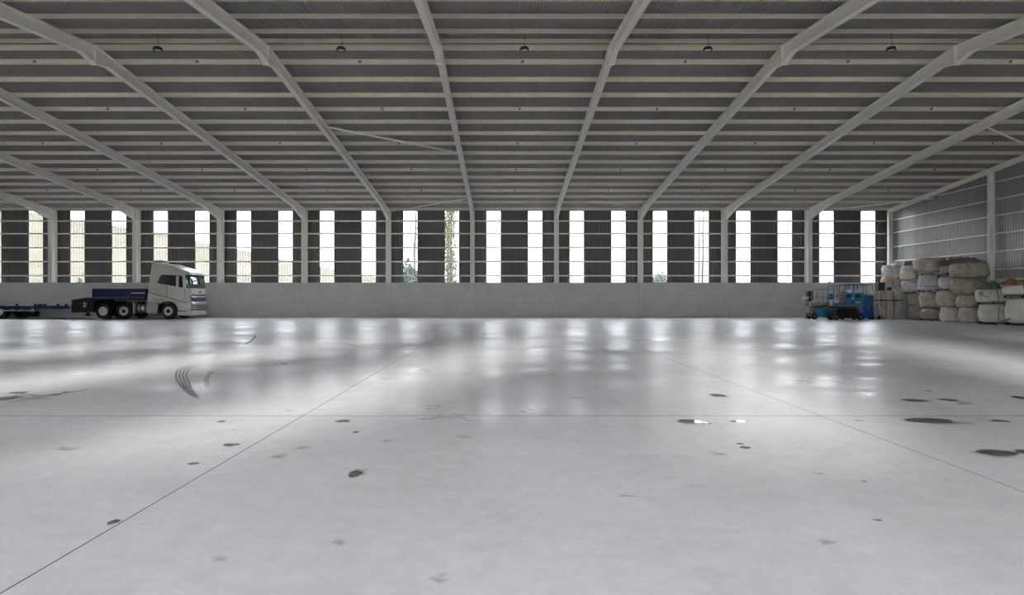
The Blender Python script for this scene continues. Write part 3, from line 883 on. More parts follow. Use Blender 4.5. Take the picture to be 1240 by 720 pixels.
def bag_mesh(w, d, h, seed, bulge=0.12, sq=2.5, lump=0.07, neck=0.0, top_round=0.20, nu=64, nv=34):
    rings = []
    for j in range(nv + 1):
        v = j / nv
        # rounded shoulders
        e0 = min(1, v / 0.16); e1 = min(1, (1 - v) / top_round)
        sh = (1 - (1 - e0) ** 2.2 * 0.20) * (1 - (1 - e1) ** 2.2 * 0.40)
        sc = sh * (1 - bulge + bulge * math.sin(PI * min(1, 0.08 + v * 0.9)) * 1.0)
        z = h * v
        if e1 < 1: z = h * (1 - top_round) + h * top_round * math.sin(PI / 2 * (1 - e1))
        ring = []
        for i in range(nu):
            a = 2 * PI * i / nu
            ca, sa = math.cos(a), math.sin(a)
            r = (abs(ca) ** sq + abs(sa) ** sq) ** (-1 / sq)
            x, y = w / 2 * r * ca * sc, d / 2 * r * sa * sc
            q = Vector((x * 2.1 + seed * 5.3, y * 2.1, z * 2.6 + seed))
            k = 1 + lump * 1.6 * noise.noise(q) + lump * 0.7 * noise.noise(q * 2.7)
            k += lump * 0.9 * (0.35 - abs(noise.noise(q * 1.9 + Vector((3, 8, 1)))))
            wr = noise.noise(Vector((a * 2.2 + 1.7 * noise.noise(q), z * 5.5 + math.sin(a * 2 + seed) * 0.8, seed * 1.3)))
            k += 0.045 * (0.25 - abs(wr)) * (1 if lump > 0.035 else 0.45)
            # vertical pleats near the shoulders
            k += 0.03 * math.sin(a * 11 + seed) * (1 - min(e0, e1)) + 0.02 * noise.noise(Vector((a * 3.0, z * 9, seed)))
            zz = z + lump * 0.35 * noise.noise(q * 1.4 + Vector((7, 1, 3))) * (0 if j == 0 else 1)
            ring.append((x * k, y * k, max(0.0, zz)))
        rings.append(ring)
    # close the top with a slightly sunken or gathered middle
    last = rings[-1]
    for f, dz in ((0.72, 0.012), (0.4, 0.0), (0.12, -0.01)):
        ring = []
        for i, p in enumerate(last):
            n_ = noise.noise(Vector((p[0] * 4 * f + seed, p[1] * 4 * f, 2.0)))
            ring.append((p[0] * f, p[1] * f, h - 0.02 + dz + 0.03 * n_ * (1 + lump * 6)))
        rings.append(ring)
    if neck:
        for f, dz in ((0.11, neck * 0.4), (0.09, neck * 0.55), (0.20, neck * 0.9), (0.26, neck)):
            ring = []
            for i, p in enumerate(last):
                n_ = noise.noise(Vector((i * 0.9 + seed, f * 9, 1.0)))
                ring.append((p[0] * f * (1 + 0.5 * n_), p[1] * f * (1 + 0.5 * n_), h + dz * (1 + 0.35 * n_)))
            rings.append(ring)
    return MB().loft(rings)

def ribbon_on(o, path, w, m, nm, lift=0.006):
    """narrow band laid on the near face of a bag: path in local (x, z)"""
    me = o.data
    bvh = BVHTree.FromPolygons([v.co for v in me.vertices], [tuple(p.vertices) for p in me.polygons])
    P = []
    for (x0, z0), (x1, z1) in zip(path[:-1], path[1:]):
        for k in range(6):
            t = k / 6; P.append((x0 + (x1 - x0) * t, z0 + (z1 - z0) * t))
    P.append(path[-1]); vs = []; fs = []
    Q = []
    for x, z in P:
        hit = bvh.ray_cast(Vector((x, -4, z)), Vector((0, 1, 0)))
        if hit[0] is not None: Q.append(hit[0] + Vector((0, -lift, 0)))
    if len(Q) < 2: return
    for i, q in enumerate(Q):
        d = (Q[min(i+1, len(Q)-1)] - Q[max(i-1, 0)]); s = Vector((-d.z, 0, d.x)).normalized() * w / 2
        vs += [q + s, q - s, q + s + Vector((0, lift * 1.5, 0)), q - s + Vector((0, lift * 1.5, 0))]
    for i in range(len(Q) - 1):
        a = 4 * i
        fs += [(a, a+1, a+5, a+4), (a+2, a+6, a+7, a+3), (a, a+4, a+6, a+2), (a+1, a+3, a+7, a+5)]
    MB().add(vs, fs).build(nm, m, o)

def loops(o, w, d, h, m):
    for sx in (-1, 1):
        for sy in (-1, 1):
            x, y = sx * w * 0.34, sy * d * 0.34
            MB().tube([(x - 0.08, y, h * 0.93), (x - 0.06, y, h * 1.06), (x, y + 0.02, h * 1.10), (x + 0.07, y, h * 1.05), (x + 0.09, y, h * 0.93)], 0.018, 6).build('lifting_loop', m, o)

def bag(x0, x1, y0, y1, Z, style, label, seed, d=1.0, tilt=(0, 0), yaw=None, z0=None, **kw):
    if tilt == (0, 0): tilt = (0.03 * math.sin(seed * 1.7), 0.035 * math.sin(seed * 3.1)) if z0 is None else tilt
    strap = kw.pop('strap', None); lp = kw.pop('loops', False)
    xc = px((x0 + x1) / 2, Z)
    w = (x1 - x0) * Z / F_PX
    zb = max(0.0, pz(y1, Z)) if z0 is None else z0
    h = pz(y0, Z) - zb
    o = bag_mesh(w, d, h - 0.015, seed, **kw).build('bulk_bag', BM[style])
    a = -math.atan2(xc, Z) + 0.18 * math.sin(seed * 2.3) if yaw is None else yaw
    o.location = (xc, Z, zb); o.rotation_euler = (tilt[0], tilt[1], a)
    tag(o, label, 'bulk bag', 'bulk bags stacked along the right end wall')
    if strap:
        for path in strap: ribbon_on(o, [(p * w, q * h) for p, q in path], 0.03, M_STRAP, 'strap')
    if lp: loops(o, w, d, h, BM[style])
    return o

def pallet(xc, Z, zb, w, d, label, yaw=None, tilt=(0, 0), h=0.12, m=None):
    m = m or M_PALLET
    root = thing('pallet', label, 'pallet', (xc, Z, zb), (tilt[0], tilt[1], -math.atan2(xc, Z) if yaw is None else yaw), 'dark pallets under and between the bulk bags')
    t = h * 0.17
    for k in range(3):
        x = -w / 2 + 0.05 + k * (w - 0.1) / 2
        MB().box((x - 0.05, -d / 2, t), (x + 0.05, d / 2, h - t)).build('bearer', m, root)
        y = -d / 2 + 0.05 + k * (d - 0.1) / 2
        MB().box((-w / 2, y - 0.05, 0), (w / 2, y + 0.05, t)).build('bottom_board', m, root)
    for k in range(6):
        y = -d / 2 + 0.06 + k * (d - 0.12) / 5
        MB().box((-w / 2, y - 0.06, h - t), (w / 2, y + 0.06, h)).build('top_board', m, root)
    return root

XB = 26.30
def Zs(p): return F_PX * XB / (p - VPX)
Z1, Z2, Z3, Z4, Z5, Z6 = Zs(1107.5), Zs(1126), Zs(1149), Zs(1173), Zs(1202.5), Zs(1238)
ST = ['', 'stack beside the kegs', 'stack crowned by the bulging beige bag', 'stack with the tilted black pallet', 'stack topped by the widest bag', 'stack holding the black-marked bag', 'stack at the picture edge']
# behind the kegs
Z0 = 46.75
bag(1068, 1081.5, 351, 387, Z0, 'brown', 'brown bulk bag on the floor hidden behind the kegs, under a cream bag', 1, yaw=0.0, d=0.8, z0=0.0)
bag(1082, 1094.5, 351, 387, Z0, 'grey', 'grey bulk bag on the floor behind the rightmost kegs, under a pinkish bag', 2, yaw=0.0, d=0.7, z0=0.0)
bag(1067.5, 1081, 334, 350.5, Z0, 'cream', 'cream sagging bag above the kegs, below the leftmost white bag', 3, yaw=0.0, d=0.75, lump=0.09, sq=2.6, top_round=0.3)
bag(1081.5, 1094, 334.5, 350.5, Z0, 'cream', 'pinkish cream bag above the kegs, below the peaked white bag', 4, yaw=0.0, d=0.7, lump=0.09, sq=2.4, top_round=0.35)
bag(1068.5, 1079.5, 321, 334, Z0, 'white', 'leftmost white sack at the top of the bag pile', 5, yaw=0.0, d=0.7, lump=0.10, sq=2.3, top_round=0.45, neck=0.14)
bag(1078.5, 1092, 319, 334.5, Z0, 'white', 'white sack with tied peaked ears on top of the pile', 6, yaw=0.0, d=0.7, lump=0.08, sq=2.5, top_round=0.3, neck=0.28, loops=True)
bag(1090, 1101, 351, 386, 45.35, 'grey', 'tall slim grey sack standing between the kegs and the bags', 7, d=0.6, sq=2.2, lump=0.03, z0=0.0, top_round=0.08)
# stack 1
bag(1101.5, 1118.5, 370, 386, Z1, 'grey', 'dull grey bag at the foot of the %s' % ST[1], 11, z0=0.0, d=0.85)
bag(1100.5, 1118.5, 354.5, 370, Z1, 'grey', 'grey bag second from the floor in the %s' % ST[1], 12, d=0.85)
pallet(px(1107.5, Z1), Z1, pz(354.5, Z1), 1.1, 0.8, 'tilted dark pallet under the bluish bag of the %s' % ST[1], tilt=(0, -0.14), h=0.07)
bag(1094, 1117, 339, 352.5, Z1, 'blue', 'bluish grey slumped bag leaning left above the kegs', 13, d=0.9, tilt=(0, -0.10), lump=0.07, strap=[[(-0.1, 0.93), (0.15, 0.8), (0.4, 0.7)]])
bag(1092, 1110, 321, 338.5, Z1 + 0.1, 'cream', 'cream bag with a crumpled top on the %s' % ST[1], 14, d=0.9, lump=0.09, sq=2.4, top_round=0.35)
# stack 2
pallet(px(1128, Z2), Z2, 0.0, 1.15, 0.95, 'pallet on the floor under the %s' % ST[2], h=0.07)
bag(1117, 1139, 372, 386.5, Z2, 'brown', 'brown film-wrapped bag at the foot of the %s' % ST[2], 21, z0=0.07, lump=0.06)
bag(1115, 1137.5, 353, 372, Z2, 'beige', 'beige film-wrapped bag, second up in the %s' % ST[2], 22, lump=0.07)
pallet(px(1126, Z2), Z2, pz(353, Z2), 1.2, 0.9, 'dark pallet under the bluish bag of the %s' % ST[2], h=0.08, tilt=(0, 0.05))
bag(1113, 1138.5, 332, 351.4, Z2, 'blue', 'pale bluish creased bag, third up in the %s' % ST[2], 23, lump=0.05, strap=[[(-0.45, 0.3), (0, 0.25), (0.45, 0.3)]])
pallet(px(1129, Z2), Z2, pz(332, Z2), 1.15, 0.85, 'dark tilted pallet just below the bulging beige top bag', h=0.09, tilt=(0, -0.10))
bag(1108, 1139, 312, 330, Z2, 'beige', 'bulging beige bag crowning its stack, highest of the pile', 24, d=1.1, lump=0.08, sq=2.5, tilt=(0, -0.05), top_round=0.14, loops=True)
# stack 3
bag(1140, 1161, 371, 388, Z3, 'pale', 'off-white bag at the foot of the %s' % ST[3], 31, z0=0.0, d=0.9)
bag(1136, 1159.5, 351.5, 371, Z3, 'beige', 'beige wrapped bag, second up in the %s' % ST[3], 32, d=0.9, lump=0.08, sq=2.7)
pallet(px(1147, Z3), Z3, pz(351.5, Z3), 1.0, 0.8, 'dark pallet in the middle of the %s' % ST[3], h=0.08, tilt=(0, -0.08))
bag(1138, 1156, 334, 349.8, Z3, 'pale', 'off-white slumped bag just below the tilted dark pallet', 33, d=0.85, lump=0.08)
pallet(px(1148, Z3), Z3, pz(333, Z3), 1.05, 0.85, 'strongly tilted black pallet between two pale bags', h=0.12, tilt=(0, -0.30), m=M_STRAP)
bag(1141, 1157, 321, 331.5, Z3, 'grey', 'flat grey bag on the tilted black pallet', 34, d=0.8, tilt=(0, -0.25), lump=0.06)
# stack 4
bag(1163, 1187, 371.5, 389, Z4, 'beige', 'shiny beige film-wrapped bag at the foot of the %s' % ST[4], 41, z0=0.0, lump=0.07)
bag(1160, 1186, 356.5, 371.5, Z4, 'beige', 'beige film-wrapped bag, second up in the %s' % ST[4], 42, lump=0.09)
bag(1153, 1187, 336, 356, Z4, 'brown', 'brown drooping bag, third up in the %s' % ST[4], 43, d=1.05, lump=0.08, sq=2.6, tilt=(0, 0.02))
bag(1154, 1194, 317, 336, Z4, 'brown', 'widest brown bag, topmost under the crumpled film', 44, d=1.15, lump=0.06, strap=[[(-0.12, 0.93), (-0.05, 0.75), (-0.02, 0.6)]])
# stack 5
pallet(px(1204, Z5), Z5, 0.0, 1.3, 1.0, 'pallet on the floor under the %s' % ST[5], h=0.09)
bag(1188, 1220, 367.5, 388, Z5, 'pale', 'squat off-white strapped bag at the foot of the %s' % ST[5], 51, z0=0.09, lump=0.03, sq=4.5, top_round=0.08, strap=[[(0.24, 0.98), (0.2, 0.6), (0.17, 0.02)]])
pallet(px(1203, Z5), Z5, pz(367.5, Z5), 1.4, 1.0, 'thin dark pallet between the two off-white strapped bags', h=0.08)
kb = bag(1184.5, 1219, 349, 365.6, Z5, 'pale', 'off-white bag marked with hand-painted black strokes', 52, lump=0.03, sq=4.0, top_round=0.12, strap=[[(0.13, 0.98), (0.14, 0.5), (0.2, 0.02)]])
wk = 34.5 * Z5 / F_PX; hk = 16.6 * Z5 / F_PX
for path in ([(-0.34, 0.80), (-0.345, 0.42)], [(-0.38, 0.66), (-0.31, 0.70), (-0.24, 0.80)], [(-0.33, 0.64), (-0.26, 0.46), (-0.12, 0.38)], [(-0.31, 0.62), (-0.22, 0.60)]):
    ribbon_on(kb, [(p * wk, q * hk) for p, q in path], 0.035, M_STRAP, 'painted_stroke')
# stack 6
pallet(px(1240, Z6), Z6, 0.0, 1.45, 1.0, 'pallet on the floor under the %s' % ST[6], h=0.12)
bag(1221, 1257, 360.5, 389, Z6, 'pale', 'tall off-white bag at the picture edge on a floor pallet', 61, z0=0.12, lump=0.025, sq=3.2, top_round=0.08)
pallet(px(1238, Z6), Z6, pz(360.5, Z6), 1.5, 1.0, 'black pallet separating the two bags at the picture edge', h=0.13, m=M_STRAP)
bag(1218, 1256, 344, 357, Z6, 'pale', 'low off-white bag at the picture edge under the brown tarp', 62, lump=0.04, sq=3.4, strap=[[(0.1, 0.97), (0.12, 0.5), (0.14, 0.02)]])

# crumpled film, tarp and planks
def crumple(xc, Z, zb, w, d, h, m, label, seed, nm='plastic_sheet', yaw=None):
    nx, ny = 22, 12; vs = []; fs = []
    for lay in (0, 1):
        for j in range(ny + 1):
            for i in range(nx + 1):
                u, v = i / nx * 2 - 1, j / ny * 2 - 1
                e = max(0, 1 - max(abs(u), abs(v)) ** 4)
                n_ = noise.noise(Vector((u * 2.6 + seed, v * 2.2, seed * 0.7))) + 0.35 * noise.noise(Vector((u * 6 + seed, v * 5, 3)))
                z = h * max(0.05, e * (0.55 + 0.6 * n_)) if lay == 0 else 0.0
                x = w / 2 * u * (1 + 0.08 * noise.noise(Vector((v * 4, seed, 1)))); y = d / 2 * v * (1 + 0.08 * noise.noise(Vector((u * 4, seed, 5))))
                vs.append((x, y, z))
    N_ = (nx + 1) * (ny + 1)
    for j in range(ny):
        for i in range(nx):
            a = j * (nx + 1) + i
            fs.append((a, a+1, a+nx+2, a+nx+1)); fs.append((N_+a, N_+a+nx+1, N_+a+nx+2, N_+a+1))
    for i in range(nx):
        fs.append((i, N_+i, N_+i+1, i+1)); a = ny*(nx+1)+i; fs.append((a, a+1, N_+a+1, N_+a))
    for j in range(ny):
        a = j*(nx+1); fs.append((a, a+nx+1, N_+a+nx+1, N_+a)); a = a+nx; fs.append((a, N_+a, N_+a+nx+1, a+nx+1))
    o = MB().add(vs, fs, False).build(nm, m)
    o.location = (xc, Z, zb); o.rotation_euler = (0, 0, -math.atan2(xc, Z) if yaw is None else yaw)
    return tag(o, label, 'sheeting', 'crumpled sheets lying on the bag stacks')
M_FILM = mat('brown_crumpled_film', (0.22, 0.17, 0.13), 0.35, vary=0.3, scale=5)
M_FILMG = mat('grey_crumpled_film', (0.20, 0.195, 0.185), 0.4, vary=0.3, scale=5)
M_TARP = mat('rust_brown_tarp', (0.27, 0.145, 0.075), 0.6, vary=0.35, scale=3)
crumple(px(1104, Z1), Z1 + 0.1, pz(321.5, Z1), 0.85, 0.7, 0.42, M_FILMG, 'grey-brown crumpled film on the cream bag by the kegs', 1)
crumple(px(1148, Z3), Z3, pz(321, Z3), 1.0, 0.8, 0.55, M_FILM, 'brown crumpled film on the stack with the tilted pallet', 2)
crumple(px(1169, Z4), Z4, pz(317.5, Z4), 1.4, 0.95, 0.38, M_FILM, 'brown crumpled film over the widest brown bag', 3)
crumple(px(1197, Z5), Z5, pz(349.5, Z5), 1.15, 0.95, 0.55, M_FILMG, 'grey crumpled film heaped on the bag marked in black', 4)
crumple(px(1232, Z6), Z6, pz(344.5, Z6), 1.5, 1.0, 0.42, M_TARP, 'rust-brown tarp heaped at the picture edge', 5, 'tarpaulin')
o = MB().box((-0.65, -0.06, 0), (0.65, 0.06, 0.03)).build('plank', M_PLANK); o.location = (24.9, 34.15, 0.165); o.rotation_euler = (0, -0.24, 0.45)
tag(o, 'weathered plank leaning up against the pallet at the picture edge', 'plank')
o = MB().box((-0.55, -0.05, 0), (0.55, 0.05, 0.03)).build('plank', M_PLANK); o.location = (25.0, 35.3, 0.0); o.rotation_euler = (0, 0, 0.1)
tag(o, 'short plank lying flat on the floor before the marked bag stack', 'plank')

# ------------------------------------------------------------------ steel kegs
M_KEG = mat('keg_steel', (0.50, 0.455, 0.40), 0.4, metal=0.2, vary=0.2, scale=4)
ZK = 44.75
def keg_parts(root):
    R_, H_ = 0.195, 0.60
    MB().lathe([(R_*0.80, 0.03), (R_*0.97, 0.08), (R_*0.97, 0.16), (R_*1.06, 0.19), (R_*0.96, 0.22), (R_*0.96, 0.38), (R_*1.06, 0.41), (R_*0.97, 0.44), (R_*0.97, 0.52), (R_*0.80, 0.57)], n=18).build('body', M_KEG, root)
    for z0, z1 in ((0.0, 0.09), (0.51, 0.60)):
        MB().lathe([(R_*0.93, z0), (R_*0.97, z0), (R_*0.97, z1), (R_*0.93, z1)], n=18).build('rim', M_KEG, root)
    MB().lathe([(0.035, 0.565), (0.035, 0.59), (0.01, 0.59)], n=10).build('valve', M_DARK, root)
k0 = thing('steel_keg', '', 'keg', group='dull steel kegs by the rear corner')
keg_parts(k0)
tier = ['on the floor', 'in the middle tier', 'in the top tier above the plank']
colm = ['leftmost', 'second from the left', 'third from the left', 'rightmost']
KX = [24.28, 24.79, 25.31, 25.82]
KZ = [0.0, 0.605, 1.275]
first = True
for i, x in enumerate(KX):
    for j, z in enumerate(KZ):
        o = k0 if first else copy_tree(k0); first = False
        o.location = (x, ZK, z); o.rotation_euler = (0, 0, i * 1.3 + j)
        o['label'] = 'dull steel keg, %s column, %s' % (colm[i], tier[j])
o = MB().box((24.1, ZK - 0.2, 1.213), (26.0, ZK + 0.2, 1.268)).build('plank', M_PALLET)
tag(o, 'dark board laid across the kegs under the top tier', 'plank')
def crate(x, z, w, h, label):
    r = thing('crate', label, 'crate', (x, ZK, z))
    MB().box((-w/2, -w/2, 0), (w/2, w/2, 0.03)).build('crate_floor', M_BLACK, r)
    for a, b_ in (((-w/2, -w/2, 0.03), (w/2, -w/2+0.025, h)), ((-w/2, w/2-0.025, 0.03), (w/2, w/2, h)), ((-w/2, -w/2+0.025, 0.03), (-w/2+0.025, w/2-0.025, h)), ((w/2-0.025, -w/2+0.025, 0.03), (w/2, w/2-0.025, h))):
        MB().box(a, b_).build('side', mat('black_plastic_crate', (0.035, 0.036, 0.037), 0.5, vary=0.3), r)
crate(24.62, 1.878, 0.44, 0.53, 'black plastic crate standing on the top kegs')
crate(25.18, 1.878, 0.24, 0.22, 'small black box on the third top keg')

# ------------------------------------------------------------------ blue scissor lifts
M_BLUE = mat('lift_blue', (0.03, 0.20, 0.38), 0.5, vary=0.3, scale=3)
M_BLUE2 = mat('deep_blue_paint', (0.012, 0.085, 0.33), 0.45, vary=0.15, scale=3)
M_RUST = mat('rusty_tan', (0.26, 0.20, 0.14), 0.75, vary=0.35, scale=6)
M_GREYR = mat('grey_rail', (0.33, 0.33, 0.32), 0.5, vary=0.15)
M_SACK = mat('white_plastic_goods', (0.62, 0.63, 0.64), 0.5, vary=0.12, scale=6)
M_YEL = mat('yellow_label', (0.55, 0.50, 0.18), 0.6)
def lift(label, X, Z, L_, Wd, deck, rail, chassis_m, rail_m, skirt_m, box=None):
    r = thing('scissor_lift', label, 'lift', (X, Z, 0), group='scissor lifts by the rear corner')
    MB().box((-L_/2 + 0.08, -Wd/2, 0.16), (L_/2 - 0.08, Wd/2, 0.42)).build('chassis', chassis_m, r)
    sk = MB().prism([(-L_/2 + 0.3, 0.16), (L_/2 - 0.5, 0.16), (L_/2 - 0.45, 0.75), (-L_/2 + 0.22, 0.72)], 'y', -Wd/2 - 0.05, -Wd/2).build('side_skirt', skirt_m, r)
    for x in (-L_/2 + 0.22, L_/2 - 0.22):
        for y, s in ((-Wd/2 - 0.06, 1), (Wd/2 + 0.06, -1)):
            w_ = MB().lathe([(0.10, 0.0), (0.18, 0.0), (0.195, 0.03 * s), (0.195, 0.11 * s), (0.18, 0.14 * s), (0.1, 0.14 * s)], (x, y, 0.195), 'y', 18).build('wheel', M_RUBBER, r)
            MB().lathe([(0.11, 0.01 * s), (0.05, -0.01 * s), (0.01, -0.01 * s)], (x, y, 0.195), 'y', 12).build('hub', M_RUST, w_)
    n = 3
    for k in range(n):
        z0 = 0.44 + (deck - 0.50) * k / n; z1 = 0.44 + (deck - 0.50) * (k + 1) / n
        for y in (-Wd/2 + 0.08, Wd/2 - 0.12):
            for a, b_ in ((z0, z1), (z1, z0)):
                MB().prism([(-L_/2 + 0.2, a), (L_/2 - 0.2, b_), (L_/2 - 0.2, b_ + 0.07), (-L_/2 + 0.2, a + 0.07)], 'y', y + (0.0 if a < b_ else 0.05), y + (0.04 if a < b_ else 0.09)).build('scissor_arm', M_RUST if k % 2 else M_DARK, r)
    MB().box((-L_/2, -Wd/2 - 0.03, deck - 0.06), (L_/2, Wd/2 + 0.03, deck)).build('platform', M_RUST, r)
    for y in (-Wd/2, Wd/2 - 0.02):
        MB().box((-L_/2, y, deck), (L_/2, y + 0.02, deck + 0.14)).build('toe_board', rail_m, r)
    t = 0.022
    nx = 4
    for y in (-Wd/2, Wd/2):
        for k in range(nx):
            x = -L_/2 + 0.03 + (L_ - 0.06) * k / (nx - 1)
            MB().tube([(x, y, deck), (x, y, deck + rail)], t, 6).build('rail_post', rail_m, r)
        for f in (0.52, 1.0):
            MB().tube([(-L_/2 + 0.03, y, deck + rail * f), (L_/2 - 0.03, y, deck + rail * f)], t, 6).build('rail', rail_m, r)
    for x in (-L_/2 + 0.03, L_/2 - 0.03):
        for f in (0.52, 1.0):
            MB().tube([(x, -Wd/2, deck + rail * f), (x, Wd/2, deck + rail * f)], t, 6).build('rail', rail_m, r)
    if box:
        x0, x1, z0, z1, bm_ = box
        b_ = MB().box((x0, -Wd/2 - 0.14, z0), (x1, -Wd/2 - 0.03, z1)).build('control_cabinet', bm_, r)
        xm = (x0 + x1) / 2
        MB().box((x0 + 0.04, -Wd/2 - 0.15, z1 - 0.30), (x0 + 0.30, -Wd/2 - 0.14, z1 - 0.10)).build('vent', M_BLACK, b_)
        MB().box((xm + 0.0, -Wd/2 - 0.15, z1 - 0.32), (xm + 0.35, -Wd/2 - 0.14, z1 - 0.12)).build('vent', M_BLACK, b_)
        MB().box((xm + 0.05, -Wd/2 - 0.15, z0 + 0.12), (xm + 0.30, -Wd/2 - 0.14, z0 + 0.25)).build('warning_label', M_YEL, b_)
        MB().box((xm - 0.28, -Wd/2 - 0.15, z0 + 0.10), (xm - 0.08, -Wd/2 - 0.14, z0 + 0.2)).build('warning_label', M_BLUE2, b_)
        MB().lathe([(0.05, 0), (0.05, 0.012)], (xm - 0.12, -Wd/2 - 0.152, z1 - 0.36), 'y', 12).build('round_sticker', M_SACK, b_)
    return r
ZA, ZB_, ZC = 44.6, 43.3, 46.6
lift('light blue scissor lift with grey rails loaded with white goods', 20.98, ZA, 2.25, 0.8, 0.93, 1.02, M_DARK, M_GREYR, M_BLUE)
lb = lift('bright blue scissor lift with blue rails and control cabinet beside the kegs', 21.62, ZB_, 1.95, 0.8, 0.93, 1.22, M_CHASSIS, M_BLUE, M_CHASSIS, box=(-0.22, 0.92, 0.93, 1.72, M_BLUE))
lift('black-railed scissor lift standing behind the blue ones', 24.0, ZC, 1.9, 0.8, 0.85, 1.45, M_CHASSIS, M_CHASSIS, M_CHASSIS)
# control pod hooked on the left rail
o = MB().box((-0.15, -0.12, 0), (0.15, 0.12, 0.14)).prism([(-0.13, 0.14), (0.13, 0.14), (0.09, 0.2), (-0.09, 0.2)], 'y', -0.1, 0.1).build('plug_box', M_SACK, None, (19.68, ZA, 1.28))
tag(o, 'pale box fixed to the left end of the light blue lift', 'box')
MB().box((-0.02, -0.03, -1.28), (0.03, 0.03, 0.0)).build('stand', M_GREYR, o)
# goods on the lifts
for i, (x, y, l, a) in enumerate([(20.75, ZA - 0.18, 1.5, 0.0), (20.9, ZA - 0.02, 1.4, 0.0), (20.8, ZA + 0.14, 1.3, 0.0)]):
    o = MB().box((-l/2, -0.06, 0), (l/2, 0.06, 0.10)).build('plastic_beam', M_SACK, None, (x, y, 1.16 + 0.0))
    tag(o, 'white plastic beam lying along the light blue lift, %s from the front' % ORD[i], 'beam', 'white beams on the light blue lift')
for i, (x, lab) in enumerate([(20.15, 'leftmost'), (20.62, 'second'), (21.1, 'third'), (21.6, 'rightmost')]):
    o = bag_mesh(0.44, 0.5, 0.225, 70 + i, lump=0.08, sq=2.6).build('sack', M_SACK, None, (x, ZA, 0.932))
    tag(o, 'small white sack on the light blue lift platform, %s of four' % lab, 'sack', 'white sacks on the light blue lift')
r = thing('tool_chest', 'dark tool chest at the left end of the light blue lift', 'tool chest', (20.03, ZA + 0.2, 1.17))
MB().box((-0.16, -0.15, 0), (0.16, 0.15, 0.68)).build('body', M_DARK, r)
for z in (0.06, 0.27, 0.48):
    d_ = MB().box((-0.14, -0.165, z), (0.14, -0.15, z + 0.17)).build('drawer', M_CHASSIS, r)
    MB().box((-0.08, -0.18, z + 0.11), (0.08, -0.165, z + 0.13)).build('handle', M_GREYR, d_)
r = thing('steel_drum', 'small blue drum standing on the light blue lift', 'drum', (21.45, ZA + 0.22, 1.17))
MB().lathe([(0.17, 0), (0.18, 0.02), (0.17, 0.04), (0.17, 0.22), (0.18, 0.24), (0.17, 0.26), (0.17, 0.46), (0.18, 0.48)], n=18).build('body', M_BLUE2, r)
MB().lathe([(0.03, 0.48), (0.165, 0.481), (0.165, 0.49), (0.03, 0.49)], n=18).build('lid', M_BLUE, r)
M_CARD = mat('cardboard_brown', (0.35, 0.22, 0.15), 0.8, vary=0.2)
for i, (x, w, h, m, nm) in enumerate([(20.95, 0.42, 0.34, M_SACK, 'white crumpled box'), (21.45, 0.44, 0.84, M_CARD, 'brown cardboard box'), (22.15, 0.6, 0.95, M_SACK, 'tall pale box')]):
    b_ = MB().box((-w/2, -0.2, 0), (w/2, 0.2, h)).build('storage_box', m, None, (x, ZB_ + 0.05, 0.932), 0.15 * (i - 1))
    MB().box((-w/2 - 0.01, -0.21, h), (w/2 + 0.01, 0.21, h + 0.03)).build('lid', m, b_)
    tag(b_, '%s on the bright blue lift platform' % nm, 'box', 'boxes on the bright blue lift')
# deep blue steel cabinet
r = thing('steel_cabinet', 'deep blue steel cabinet between the lifts and the kegs', 'cabinet', (23.66, 44.65, 0))
MB().box((-0.34, -0.25, 0.08), (0.34, 0.25, 1.56)).build('body', M_BLUE2, r)
for s in (-1, 1):
    d_ = MB().box((s * 0.17 - 0.155, -0.27, 0.12), (s * 0.17 + 0.155, -0.25, 1.52)).build('door', M_BLUE2, r)
    MB().tube([(s * 0.04, -0.285, 0.75), (s * 0.04, -0.285, 0.95)], 0.012, 6).build('handle', M_GREYR, d_)
    MB().box((s * 0.28 - 0.04, -0.22, 0), (s * 0.28 + 0.04, 0.22, 0.08)).build('plinth', M_CHASSIS, r)
# sack truck leaning in front of the cabinet
r = thing('hand_truck', 'dark tubular hand truck between the deep blue cabinet and the kegs', 'hand truck', (23.88, 43.9, 0))
for x in (-0.2, 0.2):
    MB().tube([(x, -0.1, 0.06), (x, 0.05, 0.5), (x, 0.2, 1.0)], 0.018, 6).build('side_tube', M_CHASSIS, r)
    w_ = MB().lathe([(0.05, 0.0), (0.12, 0.0), (0.12, 0.05), (0.05, 0.05)], (x - 0.025, -0.02, 0.12), 'x', 14).build('wheel', M_RUBBER, r)
for z, y in ((0.3, -0.02), (0.6, 0.08), (0.95, 0.185)):
    MB().tube([(-0.2, y, z), (0.2, y, z)], 0.014, 6).build('cross_bar', M_GREYR, r)
MB().box((-0.22, -0.35, 0.03), (0.22, -0.1, 0.045)).build('toe_plate', M_CHASSIS, r)

# ------------------------------------------------------------------ outside: ground, hill, trees seen through the clear strips
M_GRASS = mat('rough_grass', (0.035, 0.038, 0.024), 0.9, spec=0.0, vary=0.3, scale=0.3)
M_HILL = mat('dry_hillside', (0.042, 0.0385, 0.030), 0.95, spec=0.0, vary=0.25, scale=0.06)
M_BARK = mat('bark', (0.022, 0.019, 0.017), 0.9, spec=0.0, vary=0.3, scale=4)
M_LEAF = mat('ivy_leaf', (0.045, 0.048, 0.018), 0.7, spec=0.0, vary=0.4, scale=2)
M_BUSH = mat('bush_leaf', (0.024, 0.032, 0.028), 0.7, spec=0.0, vary=0.4, scale=2)
struct('ground_outside', MB().box((-900, 49.8, -0.6), (500, 700, -0.1)).mesh('ground_outside', M_GRASS), 'rough grass outside behind the hall')
struct('ground_outside', MB().box((-400, -200, -0.6), (300, -2.1, -0.1)).mesh('ground_outside', mat('yard_concrete', (0.30, 0.295, 0.285), 0.9, spec=0.1, scale=0.2)), 'pale concrete yard outside the near wall')
